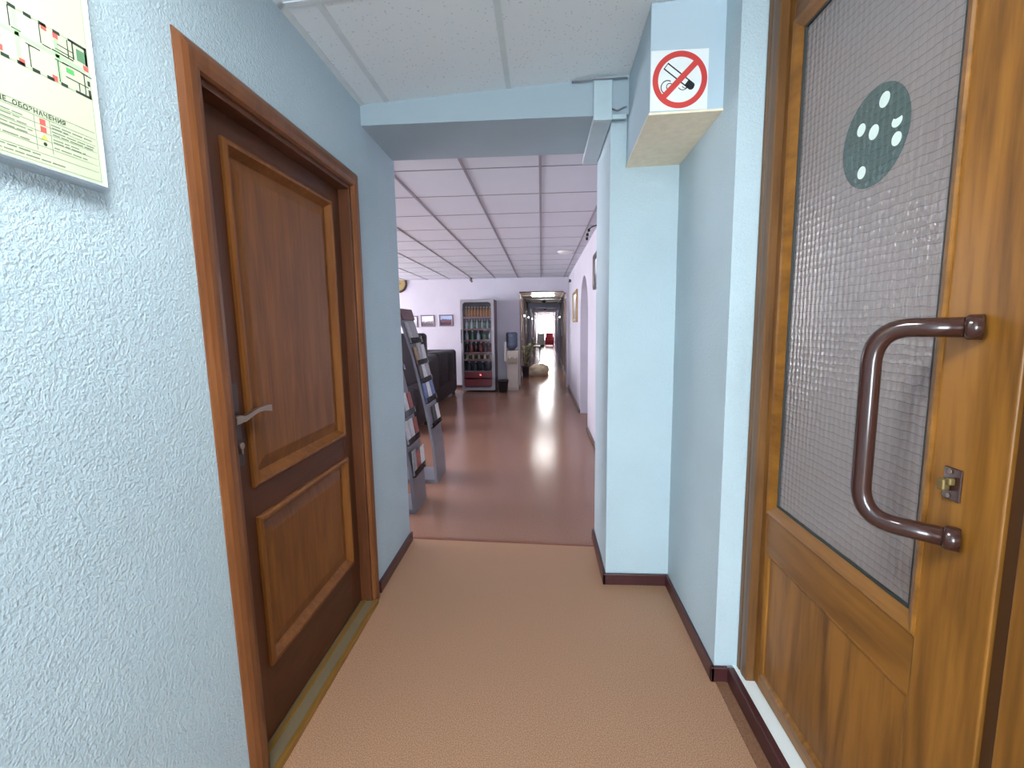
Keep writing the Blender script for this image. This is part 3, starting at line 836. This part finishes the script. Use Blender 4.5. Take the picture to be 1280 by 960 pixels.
B().lathe([(.016, 0), (.014, .008)], (-1.3, fy0 + .06, .36), 14, axis='Y').build('indicator_lamp', M['led'], kp)
# bottles, shelf by shelf, each its own object
ORD = ['first', 'second', 'third', 'fourth', 'fifth', 'sixth', 'seventh', 'eighth', 'ninth', 'tenth']
def bottle_mesh(r, h, kind):
    b = B()
    if kind == 'bottle': pr = [(r * .8, 0), (r, h * .03), (r, h * .55), (r * .92, h * .62), (r * .42, h * .82), (r * .38, h * .9), (r * .45, h * .9), (r * .45, h)]
    else: pr = [(r * .85, 0), (r, h * .05), (r, h * .88), (r * .85, h * .93), (r * .85, h)]
    n = len(pr) - 1
    b.lathe(pr, (0, 0, 0), 12, [0] * (n - 2) + [1, 1] if kind == 'bottle' else [0] * (n - 2) + [1, 1])
    return b
def shelf_of(z, n, r, h, mats, kind, word, where, xs0=None, xs1=None, y=None):
    name = 'drink_' + ('bottle' if kind == 'bottle' else 'can')
    protos = {}
    xa, xb = (xs0 or fx0 + .1), (xs1 or fx1 - .1)
    for i in range(n):
        mm = mats[i % len(mats)]
        if mm not in protos:
            o = bottle_mesh(r, h, kind).build(name, [M[mm[0]], M[mm[1]]]); protos[mm] = o
        else:
            o = protos[mm].copy(); COL.objects.link(o)
        o.location = (xa + (xb - xa) * i / (n - 1), y or fy0 + .172, z + .0005)
        tag(o, '%s on %s of the drinks fridge, %s from the left' % (word, where, ORD[i]), 'bottle' if kind == 'bottle' else 'can', word.split()[0] + ' drinks on ' + where)
shelf_of(shz[0], 9, .03, .22, [('b_orange', 'cap_y')], 'bottle', 'orange bottle', 'the top shelf')
shelf_of(shz[1], 10, .028, .2, [('b_pale', 'cap_w'), ('b_green', 'cap_w')], 'bottle', 'small clear bottle', 'the second shelf')
shelf_of(shz[2], 5, .04, .2, [('b_pale', 'cap_w'), ('b_green', 'cap_w')], 'bottle', 'tall bottle', 'the third shelf')
shelf_of(shz[3], 6, .045, .22, [('b_cola', 'cap_w'), ('b_red', 'cap_w')], 'bottle', 'dark bottle', 'the fourth shelf')
shelf_of(shz[4], 9, .03, .1, [('b_cream', 'cap_w'), ('b_cola', 'cap_y')], 'can', 'small can', 'the fifth shelf')
shelf_of(shz[5], 4, .05, .2, [('b_blue', 'cap_w')], 'bottle', 'wide dark bottle', 'the lowest shelf', fx0 + .14, fx1 - .14)

# water cooler beside the fridge
wc = thing('water_cooler', (-.625, 10.2, 0), 'beige standing water cooler between the fridge and the corridor opening', 'water cooler')
b = B(); b.box(-.755, -.497, 10.05, 10.36, .03, .86, .015).box(-.745, -.507, 10.06, 10.35, .0, .04); b.build('cabinet', M['cooler'], wc)
b = B(); b.box(-.735, -.517, 10.043, 10.055, .6, .7, .004); b.build('tap_recess', M['coolerd'], wc)
for x in (-.68, -.57): B().tube([(x, 10.05, .73), (x, 10.01, .73), (x, 10.005, .69)], .012, 8).build('tap', M['cap_w'], wc)
rbox(-.725, -.527, 10.0, 10.05, .57, .6, .004).build('drip_tray', M['coolerd'], wc)
b = B().tube([(-.785, 10.12, .62), (-.785, 10.12, .66), (-.785, 10.12, .67), (-.785, 10.12, 1.05)], [.018, .03, .03, .03], 12); b.build('cup_tube', M['cap_w'], wc)
b = B().lathe([(.06, -.0), (.1, .05), (.125, .08), (.125, .16), (.118, .17), (.125, .19), (.125, .27), (.118, .28), (.125, .3), (.125, .36), (.1, .385)], (-.645, 10.2, .868), 20)
tag(origin(b.build('water_bottle', M['water']), (-.645, 10.2, .868)), 'large blue water bottle upturned on the beige cooler', 'water bottle')
b = B(); b.lathe([(.09, 0), (.112, .23), (.122, .23), (.122, .26), (.108, .26), (.09, .03)], (-.815, 9.76, 0), 20)
tag(origin(b.build('waste_bin', M['bin']), (-.815, 9.76, 0)), 'black waste bin on the floor between fridge and water cooler', 'waste bin')

# black leather sofa seen from behind and a taller armchair by the racks
sf = thing('leather_sofa', (-2.2, 8.5, 0), 'long black leather sofa with its back to the walkway beside the fridge', 'sofa')
def soft(b, x0, x1, y0, y1, z0, z1, bev=.05): b.box(x0, x1, y0, y1, z0, z1, bev, 4); return b
soft(B(), -2.65, -1.79, 7.1, 9.6, .06, .42, .03).build('base', M['leather'], sf, 40)
for i in range(3):
    y0_ = 7.25 + i * .75
    soft(B(), -2.08, -1.775, y0_, y0_ + .74, .3, .93 + .02 * (i % 2), .07).build('back_cushion', M['leather'], sf, 40)
    soft(B(), -2.68, -2.05, y0_, y0_ + .74, .4, .55, .05).build('seat_cushion', M['leather'], sf, 40)
for y0_ in (7.0, 9.5): soft(B(), -2.68, -1.79, y0_, y0_ + .25, .06, .56 if y0_ < 8 else .92, .06).build('armrest', M['leather'], sf, 40)
for x_ in (-2.6, -1.85):
    for y_ in (7.15, 9.6): rbox(x_ - .03, x_ + .03, y_ - .03, y_ + .03, 0, .08).build('foot', M['black'], sf)
ac = thing('armchair', (-2.2, 6.2, 0), 'tall dark high-backed armchair mostly hidden behind the brochure racks', 'armchair')
soft(B(), -2.4, -1.62, 5.85, 6.55, .08, .45, .04).build('seat', M['leather2'], ac, 40)
soft(B(), -2.4, -1.62, 6.4, 6.6, .3, 1.31, .05).build('backrest', M['leather2'], ac, 40)
soft(B(), -1.8, -1.6, 5.85, 6.45, .08, .62, .05).build('armrest', M['leather2'], ac, 40)
soft(B(), -2.42, -2.3, 5.85, 6.45, .08, .62, .05).build('armrest', M['leather2'], ac, 40)
for x_ in (-2.36, -1.66):
    for y_ in (5.9, 6.5): rbox(x_ - .025, x_ + .025, y_ - .025, y_ + .025, 0, .1).build('foot', M['black'], ac)

# leaning brochure racks
PROF = [(-.94, .0), (-.957, .33), (-1.01, .66), (-1.06, .90), (-1.112, 1.15), (-1.232, 1.56)]
def rack_at(z):
    for (xa, za), (xb, zb) in zip(PROF, PROF[1:]):
        if za <= z <= zb:
            t = (z - za) / (zb - za)
            tv = Vector((xb - xa, 0, zb - za)).normalized()
            return Vector((xa + (xb - xa) * t, 0, z)), tv, Vector((tv.z, 0, -tv.x))
def rack(y0, y1, dx, rows, label, which):
    rk = thing('brochure_rack', (-1.05 + dx, (y0 + y1) / 2, 0), label, 'brochure rack')
    b = B(); pts = PROF + [(x - .022, z) for x, z in PROF[::-1]]
    b.prism(pts, lambda x, z: (x + dx, y0, z), lambda x, z: (x + dx, y1, z)); b.build('board', M['rack'], rk)
    rbox(-1.36 + dx, -.962 + dx, y0, y1, 0, .035, .004).build('base_plate', M['rack'], rk)
    p, t, n = rack_at(1.5)
    def slab(b, z, h, th, ya, yb, off):
        p, t, n = rack_at(z)
        p = p + Vector((dx, 0, 0)) + n * off
        q = [p, p + n * th]
        b.hexa([tuple(Vector((p.x, ya, p.z))), tuple(Vector((q[1].x, ya, q[1].z))), tuple(Vector((q[1].x, yb, q[1].z))), tuple(Vector((p.x, yb, p.z)))] +
               [tuple(Vector((w_.x, y_, w_.z)) + t * h) for w_, y_ in ((p, ya), (q[1], ya), (q[1], yb), (p, yb))])
    b = B(); slab(b, 1.46, .1, .012, y0, y1, .001); hd = b.build('header', M['maroon'], rk)
    for ri, (z, h, items) in enumerate(rows):
        b = B(); slab(b, z, .004, .024, y0 + .005, y1 - .005, .001); slab(b, z, h * .32, .003, y0 + .005, y1 - .005, .022)
        for ya in (y0 + .005, y1 - .008): slab(b, z, h * .32, .022, ya, ya + .003, .001)
        b.build('pocket', M['plastic_clear'], rk)
        for k, it in enumerate(items):
            if not it: continue
            c_, word, hh = it
            w_ = (y1 - y0 - .03) / len(items)
            ya = y0 + .015 + k * w_ + .006
            b = B(); slab(b, z + .006, hh, .007, ya, ya + w_ - .012, .004 + .004 * (k % 3))
            pp, tt, nn = rack_at(z)
            o = origin(b.build('brochure', M[c_]), (pp.x + dx, ya, z))
            tag(o, '%s, %s from the near edge in the %s pocket row of the %s rack' % (word, ORD[k], ORD[ri], which), 'brochure', 'brochures on the %s rack' % which)
M['pw'] = plain('white_leaflet', rgb(214, 214, 218), .5, var=.15, vscale=30)
M['pg'] = plain('grey_leaflet', rgb(158, 158, 164), .5, var=.3, vscale=30)
M['pb'] = plain('blue_leaflet', rgb(92, 112, 160), .5, var=.3, vscale=30)
M['pt'] = plain('tan_leaflet', rgb(150, 122, 92), .5, var=.3, vscale=30)
M['pr'] = plain('red_leaflet', rgb(150, 74, 66), .5, var=.3, vscale=30)
M['pk'] = plain('dark_leaflet', rgb(58, 52, 56), .5, var=.3, vscale=30)
W_, G_, B_, T_, R_, K_ = ('pw', 'white leaflet', .17), ('pg', 'grey leaflet', .19), ('pb', 'blue leaflet', .19), ('pt', 'tan leaflet', .16), ('pr', 'red leaflet', .16), ('pk', 'dark leaflet', .17)
rack(4.0, 4.38, 0, [(1.25, .16, [G_, None, None]), (1.06, .14, [T_, G_, W_]), (.9, .14, [K_, W_, G_]), (.72, .15, [B_, W_, B_]), (.5, .13, [None, K_, W_])],
     'grey leaning brochure rack with a maroon header, the one further into the lounge', 'farther')
rack(3.31, 3.65, -.012, [(1.06, .14, [G_, W_, T_]), (.72, .14, [K_, W_, R_]), (.52, .14, [W_, W_, R_]), (.28, .15, [G_, R_, W_])],
     'grey leaning brochure rack half hidden behind the end of the blue wall', 'nearer')

# right wall of the lounge: pictures, cables, ceiling discs
def side_picture(name, y0, y1, z0, z1, fm, label, pk):
    t = thing(name, (XW, (y0 + y1) / 2, z0), label, 'picture')
    b = B().sweep(y0 + .06, y1 - .06, z0 + .06, z1 - .06, [(.06, 0), (.06, .025), (.03, .035), (0, .02), (0, 0)], mR(XW)); b.build('frame', M[fm], t)
    rbox(XW - .012, XW - .002, y0 + .05, y1 - .05, z0 + .05, z1 - .05).build('print', picture_mat('painting_print', pk), t)
side_picture('gilded_picture', 7.85, 8.75, 1.44, 1.98, 'goldframe', 'gilt-framed picture on the right lounge wall beyond the arched niche', 2)
side_picture('dark_picture', 4.7, 5.36, 1.78, 2.16, 'darkframe', 'dark-framed picture on the right lounge wall just past the pillar', 0)
b = B().tube([(.603, 5.0, 2.40), (.57, 5.02, 2.41), (.53, 5.04, 2.40), (.5, 5.05, 2.38)], .006, 8)
hc = tag(origin(b.build('hanging_cable', M['bin']), (.603, 5.0, 2.4)), 'dark cable with loose plugs hanging under the lounge ceiling by the pillar', 'cable')
for (x, z) in ((.5, 2.37), (.485, 2.325), (.48, 2.285)): rbox(x - .012, x + .012, 5.04, 5.065, z - .014, z + .014, .003).build('plug', M['black'], hc)
rbox(.49, .494, 5.05, 5.054, 2.29, 2.38).build('wire', M['black'], hc)
b = B().lathe([(.02, -.03), (.09, -.028), (.11, -.012), (.115, 0)], (.35, 6.85, ZL - .006), 24)
tag(origin(b.build('ceiling_detector', M['cap_w']), (.35, 6.85, ZL)), 'flat round white disc fitted on the lounge ceiling', 'smoke detector')
b = rbox(.505, .6, YB - .05, YB - .001, 2.1, ZL - .007, .004)
tag(origin(b.build('wall_duct', M['lounge_wall']), (.55, YB, 2.1)), 'pale vertical trunking box in the corner above the corridor opening', 'trunking')
b = B().lathe([(.0, 0), (.03, .005), (.035, .03), (.02, .05)], (XW - .05, 9.6, 2.27), 14, axis='X')
sn = tag(origin(b.build('wall_sensor', M['darkframe']), (XW, 9.6, 2.27)), 'small dark sensor on the right lounge wall near the corridor', 'sensor')
B().tube([(XW - .01, 9.6, 2.28), (XW - .01, 9.9, 2.32), (XW - .01, 10.4, 2.31)], .006, 6).build('lead', M['frame'], sn)
b = B().tube([(-1.53, 10.3, ZL - .007), (-1.53, 10.3, ZL - .05), (-1.5, 10.3, ZL - .09)], [.03, .03, .02], 10)
tag(origin(b.build('ceiling_sensor', M['frame']), (-1.53, 10.3, ZL)), 'small grey sensor hanging from the ceiling above the fridge', 'sensor')

# ------------------------------------------------------------------ the long far corridor
YC0, YC1 = YB + .16, 33.0
cl, cr, czl = -.6, .64, 2.24
def sh_(x, y, z): return (x + .013 * (y - YB), y, z)
def cstruct(name, b, m): return struct(name, b.map(sh_), m)
cstruct('floor_corridor', rbox(cl - .1, cr + .1, YB + .1, YC1, -.08, 0), M['lino2'])
b = B(); b.box(cl - .1, cr + .1, YC0, YC1, czl, czl + .1)
for k in range(14): b.box(cl, cr, YC0 + 1.2 + k * 1.5, YC0 + 1.3 + k * 1.5, czl - .03, czl)
cstruct('ceiling_corridor', b, M['corr_ceil'])
cstruct('wall_corridor_left', rbox(cl - .1, cl, YC0, YC1, 0, czl + .1), M['corr_wall'])
cstruct('wall_corridor_right', rbox(cr, cr + .1, YC0, YC1, 0, czl + .1), M['corr_wall'])
cstruct('baseboard_corridor', rbox(cr - .02, cr, YC0, YC1, 0, .09), M['winframe'])  # glare of the end window is put into this baseboard's white colour
b = B(); b.box(cl, cl + .02, YC0, YC1, 0, .07); cstruct('baseboard_corridor', b, M['base'])
for i, y in enumerate((18.5, 24.0)):
    b = B(); b.box(cl, cl + .09, y, y + .2, 0, czl).box(cr - .09, cr, y, y + .2, 0, czl).box(cl + .09, cr - .09, y, y + .2, 2.05, czl)
    cstruct('trim_%d' % (i + 3), b, M['frameblue'])
n = 3
for side, x in ((-1, cl), (1, cr)):
    for y in (12.6, 15.4, 20.0, 22.4, 26.5, 29.5):
        b = B(); s_ = -side
        mp = (lambda u, v, h, x=x, s_=s_: (x + s_ * h, u, v))
        o = thing('door_%d' % n, (0, 0, 0), '%s door on the %s side of the far corridor, %s from the lounge' % ('brown wooden', 'left' if side < 0 else 'right', ORD[[12.6, 15.4, 20.0, 22.4, 26.5, 29.5].index(y)]), 'door', kind='structure')
        b.sweep(y, y + .9, 0, 2.02, [(0, 0), (0, .03), (.08, .03), (.08, 0)], mp, False)
        b.map(sh_); b.build('casing', M['framebrown'], o)
        b = B(); b.box(min(x + s_ * .001, x + s_ * .018), max(x + s_ * .001, x + s_ * .018), y, y + .9, 0, 2.02); b.map(sh_); lf_ = b.build('leaf', M['framebrown'], o)
        b = B().tube([(x + s_ * .018, y + .08, 1.02), (x + s_ * .055, y + .08, 1.02), (x + s_ * .055, y + .19, 1.02)], .01, 8); b.map(sh_); b.build('handle', M['chrome'], lf_)
        n += 1
# end wall with the bright window
b = B(); b.box(cl - .1, cl + .09, YC1, YC1 + .1, 0, czl + .1).box(cr - .09, cr + .1, YC1, YC1 + .1, 0, czl + .1).box(cl + .09, cr - .09, YC1, YC1 + .1, 0, .35).box(cl + .09, cr - .09, YC1, YC1 + .1, 2.12, czl + .1)
cstruct('wall_corridor_end', b, M['corr_wall'])
b = B(); b.box(cl - .4, cr + .4, YC1 + .6, YC1 + .62, -.2, 3.0).map(sh_); tag(b.build('outside_sky', M['sky']), kind='structure')
b = B(); b.sweep(cl + .13, cr - .13, .39, 2.08, [(.04, 0), (.04, .04), (0, .04), (0, 0)], lambda u, v, h: (u, YC1 + .06 - h, v)); b.box(-.0, .05, YC1 + .02, YC1 + .06, .39, 2.08); b.map(sh_)
tag(b.build('window_4', M['winframe']), kind='structure')
# corridor lamps
for i, (y, w_) in enumerate(((12.9, .3), (20.9, .3), (25.8, .3))):
    t = thing('ceiling_lamp', sh_(.02, y, czl), 'long glowing ceiling lamp, %s from the lounge in the far corridor' % ORD[i], 'ceiling lamp', 'corridor ceiling lamps')
    b = B(); b.box(.02 - w_ - .01, .02 + w_ + .01, y - .08, y + .08, czl - .03, czl, .004).map(sh_); b.build('housing', M['winframe'], t)
    b = B(); b.box(.02 - w_, .02 + w_, y - .07, y + .07, czl - .065, czl - .03, .015, 3).map(sh_); b.build('diffuser', M['lampglow'], t)
for side, x, ys_ in ((-1, cl, (14.1, 17.2, 21.4, 25.5)), (1, cr, (17.4, 19.6, 25.5))):
    for i, y in enumerate(ys_):
        p = sh_(x - side * .05, y, 1.68)
        t = thing('wall_lamp', (p[0] + side * .05, y, 1.68), 'small round white wall lamp on the %s corridor wall, %s from the lounge' % ('left' if side < 0 else 'right', ORD[i]), 'wall lamp', 'corridor wall lamps')
        b = B().lathe([(.01, -.03), (.022, -.022), (.03, 0), (.022, .022), (.01, .03)], p, 12); b.build('globe', M['lampglow2'], t)
        b = B().box(min(p[0], p[0] + side * .05), max(p[0], p[0] + side * .05), y - .012, y + .012, 1.66, 1.7); b.build('bracket', M['darkframe'], t)
b = B().tube([sh_(.53, YC0 + .05 + k * 1.6, czl - .035 - (.03 if k % 2 else 0)) for k in range(9)], .008, 6)
tag(origin(b.build('ceiling_cable', M['cap_w']), sh_(.53, YC0, czl)), 'white cable strung along the right edge of the corridor ceiling', 'cable')
for i, y in enumerate((15.5, 22.9)):
    b = B().lathe([(.01, -.1), (.05, -.08), (.07, -.03), (.03, 0)], sh_(.03, y, czl - .03), 12)
    tag(origin(b.build('ceiling_sensor', M['bin']), sh_(.03, y, czl)), 'dark sensor under the corridor ceiling, %s from the lounge' % ORD[i], 'sensor')
# things standing in the corridor
pp = thing('potted_plant', sh_(-.455, 12.5, 0), 'thin yellow-green plant in a dark pot just inside the far corridor', 'plant')
px_, py_, _ = sh_(-.455, 12.5, 0)
B().lathe([(.08, 0), (.1, .28), (.112, .28), (.112, .31), (.1, .31), (.095, .27)], (px_, py_, 0), 18).build('pot', M['pot'], pp)
b = B(); rr = random.Random(11); tips = []
for k in range(7):
    a = rr.uniform(0, 2 * PI); h_ = rr.uniform(.35, .75); sp_ = rr.uniform(.05, .2)
    pts = [Vector((px_ + .03 * math.cos(a), py_ + .03 * math.sin(a), .27)), Vector((px_ + sp_ * .5 * math.cos(a) + .03, py_ + sp_ * .5 * math.sin(a), .27 + h_ * .6)), Vector((px_ + sp_ * math.cos(a) + .06, py_ + sp_ * math.sin(a), .27 + h_))]
    b.tube(pts, [.008, .006, .004], 6); tips.append(pts)
b.build('stems', M['stem'], pp)
b = B()
for pts in tips:
    for k in range(16):
        t = rr.uniform(.3, 1); p = pts[0].lerp(pts[1], min(1, t * 2)) if t < .5 else pts[1].lerp(pts[2], t * 2 - 1)
        a = rr.uniform(0, 2 * PI); ln = rr.uniform(.1, .2); d = Vector((math.cos(a), math.sin(a), rr.uniform(-.2, .6))).normalized(); s_ = d.cross(Vector((0, 0, 1))).normalized() * .02
        m_ = p + d * ln * .5; e_ = p + d * ln - Vector((0, 0, .03))
        v = [b.bm.verts.new(q) for q in (p, m_ + s_, e_, m_ - s_, m_ + Vector((0, 0, .006)))]
        b.face([v[0], v[1], v[4]]); b.face([v[1], v[2], v[4]]); b.face([v[2], v[3], v[4]]); b.face([v[3], v[0], v[4]])
fo = b.build('foliage', M['leaf'], pp)
for v in fo.data.vertices:
    v.co.x = max(v.co.x, -.105)
def sack(c, sx, sy_, sz, seed, label):
    b = B(); bmesh.ops.create_icosphere(b.bm, subdivisions=4, radius=1)
    for v in b.bm.verts:
        n_ = noise.noise(v.co * 1.6 + Vector((seed, 0, 0))) * .18 + noise.noise(v.co * 4 + Vector((0, seed, 0))) * .07
        q = v.co * (1 + n_)
        z = max(q.z, -.55)
        v.co = Vector((c[0] + q.x * sx, c[1] + q.y * sy_, (z + .55) * sz))
    for f in b.bm.faces: f.smooth = True
    o = b.build('sack', M['sack'])
    tag(origin(o, (c[0], c[1], 0)), label, 'sack')
    return o
sack(sh_(-.15, 13.0, 0), .27, .3, .2, 1.3, 'pale lumpy sack slumped on the corridor floor beside the potted plant')
sack(sh_(-.02, 13.75, 0), .19, .25, .17, 4.1, 'smaller pale sack lying behind the lumpy one in the corridor')
cb = thing('low_cabinet', sh_(-.35, 31.5, 0), 'pale green low cabinet under the bright window at the corridor end', 'cabinet')
b = B().box(-.55, -.06, 31.0, 31.4, .1, .85, .01).map(sh_); b.build('body', M['cabinet'], cb)
b = B().box(-.53, -.31, 30.985, 31.0, .14, .82, .005).map(sh_); b.build('cabinet_door', M['cabinet'], cb)
b = B().box(-.3, -.08, 30.985, 31.0, .14, .82, .005).map(sh_); b.build('cabinet_door', M['cabinet'], cb)
b = B().box(-.54, -.07, 31.02, 31.38, 0, .1).map(sh_); b.build('plinth', M['bench'], cb)
rc = thing('red_armchair', sh_(.3, 31.2, 0), 'red armchair under the bright window at the corridor end', 'armchair')
for nm, bx in (('seat', (.02, .5, 30.9, 31.5, .1, .42)), ('backrest', (.02, .5, 31.35, 31.55, .3, .88)), ('armrest', (-.04, .06, 30.9, 31.5, .1, .6)), ('armrest', (.46, .56, 30.9, 31.5, .1, .6))):
    b = B().box(*bx, .04, 3).map(sh_); b.build(nm, M['redfab'], rc, 40)
for x_ in (0, .52):
    for y_ in (30.95, 31.45):
        b = B().box(x_ - .02, x_ + .02, y_ - .02, y_ + .02, 0, .12).map(sh_); b.build('foot', M['bench'], rc)
bn = thing('waiting_bench', sh_(-.35, 22, 0), 'dark low bench along the left wall of the far corridor', 'bench')
b = B().box(-.52, -.2, 21.2, 23.0, .38, .44, .02).map(sh_); b.build('seat', M['bench'], bn)
b = B().box(-.56, -.5, 21.2, 23.0, .5, .8, .02).map(sh_); b.build('backrest', M['bench'], bn)
for x_ in (-.5, -.22):
    for y_ in (21.3, 22.9):
        b = B().box(x_ - .02, x_ + .02, y_ - .02, y_ + .02, 0, .4 if x_ > -.4 else .55).map(sh_); b.build('leg', M['bench'], bn)

# ------------------------------------------------------------------ light
def area(name, loc, rot, sx, sy_, power, color, spread=None):
    l = bpy.data.lights.new(name, 'AREA'); l.shape = 'RECTANGLE'; l.size = sx; l.size_y = sy_; l.energy = power; l.color = color
    if spread: l.spread = spread
    o = bpy.data.objects.new(name, l); COL.objects.link(o); o.location = loc; o.rotation_euler = rot
    return o
# ceiling lamp of the passage, behind the camera
cl_ = thing('passage_ceiling_lamp', (-.33, .3, 2.5), 'square flush ceiling lamp of the near passage', 'ceiling lamp')
b = B(); b.sweep(-.59, -.07, .04, .56, [(.03, 2.54), (.03, 2.475), (.02, 2.46), (0, 2.465), (0, 2.495)], lambda u, v, h: (u, v, h)); b.build('housing', M['winframe'], cl_)
rbox(-.59, -.07, .04, .56, 2.468, 2.49).build('opal_diffuser', M['opal'], cl_)
area('passage_fill_light', (-.1, -3.9, 1.15), (PI / 2, 0, 0), 1.3, 1.7, 165, (.86, .95, 1.0))  # added fill from behind the camera, no window stands there
for (a, c) in wins:
    area('lounge_window_light', (-5.62, (a + c) / 2, (wz0 + wz1) / 2), (0, -PI / 2, 0), wz1 - wz0, c - a, 80, (.95, .95, 1.0))
area('landing_light', (1.7, .6, 2.63), (0, 0, 0), .5, .5, 30, (1.0, .93, .9))
w = bpy.data.worlds.new('world'); SC.world = w; w.use_nodes = True
w.node_tree.nodes['Background'].inputs['Color'].default_value = (.8, .88, 1, 1)
w.node_tree.nodes['Background'].inputs['Strength'].default_value = .12

vs = SC.view_settings
vs.view_transform = 'Standard'; vs.look = 'None'; vs.gamma = 1; vs.use_curve_mapping = False
vs.exposure = 0.27
SC.cycles.use_denoising = True
SC.cycles.max_bounces = 8
SC.cycles.diffuse_bounces = 5
SC.cycles.transparent_max_bounces = 12
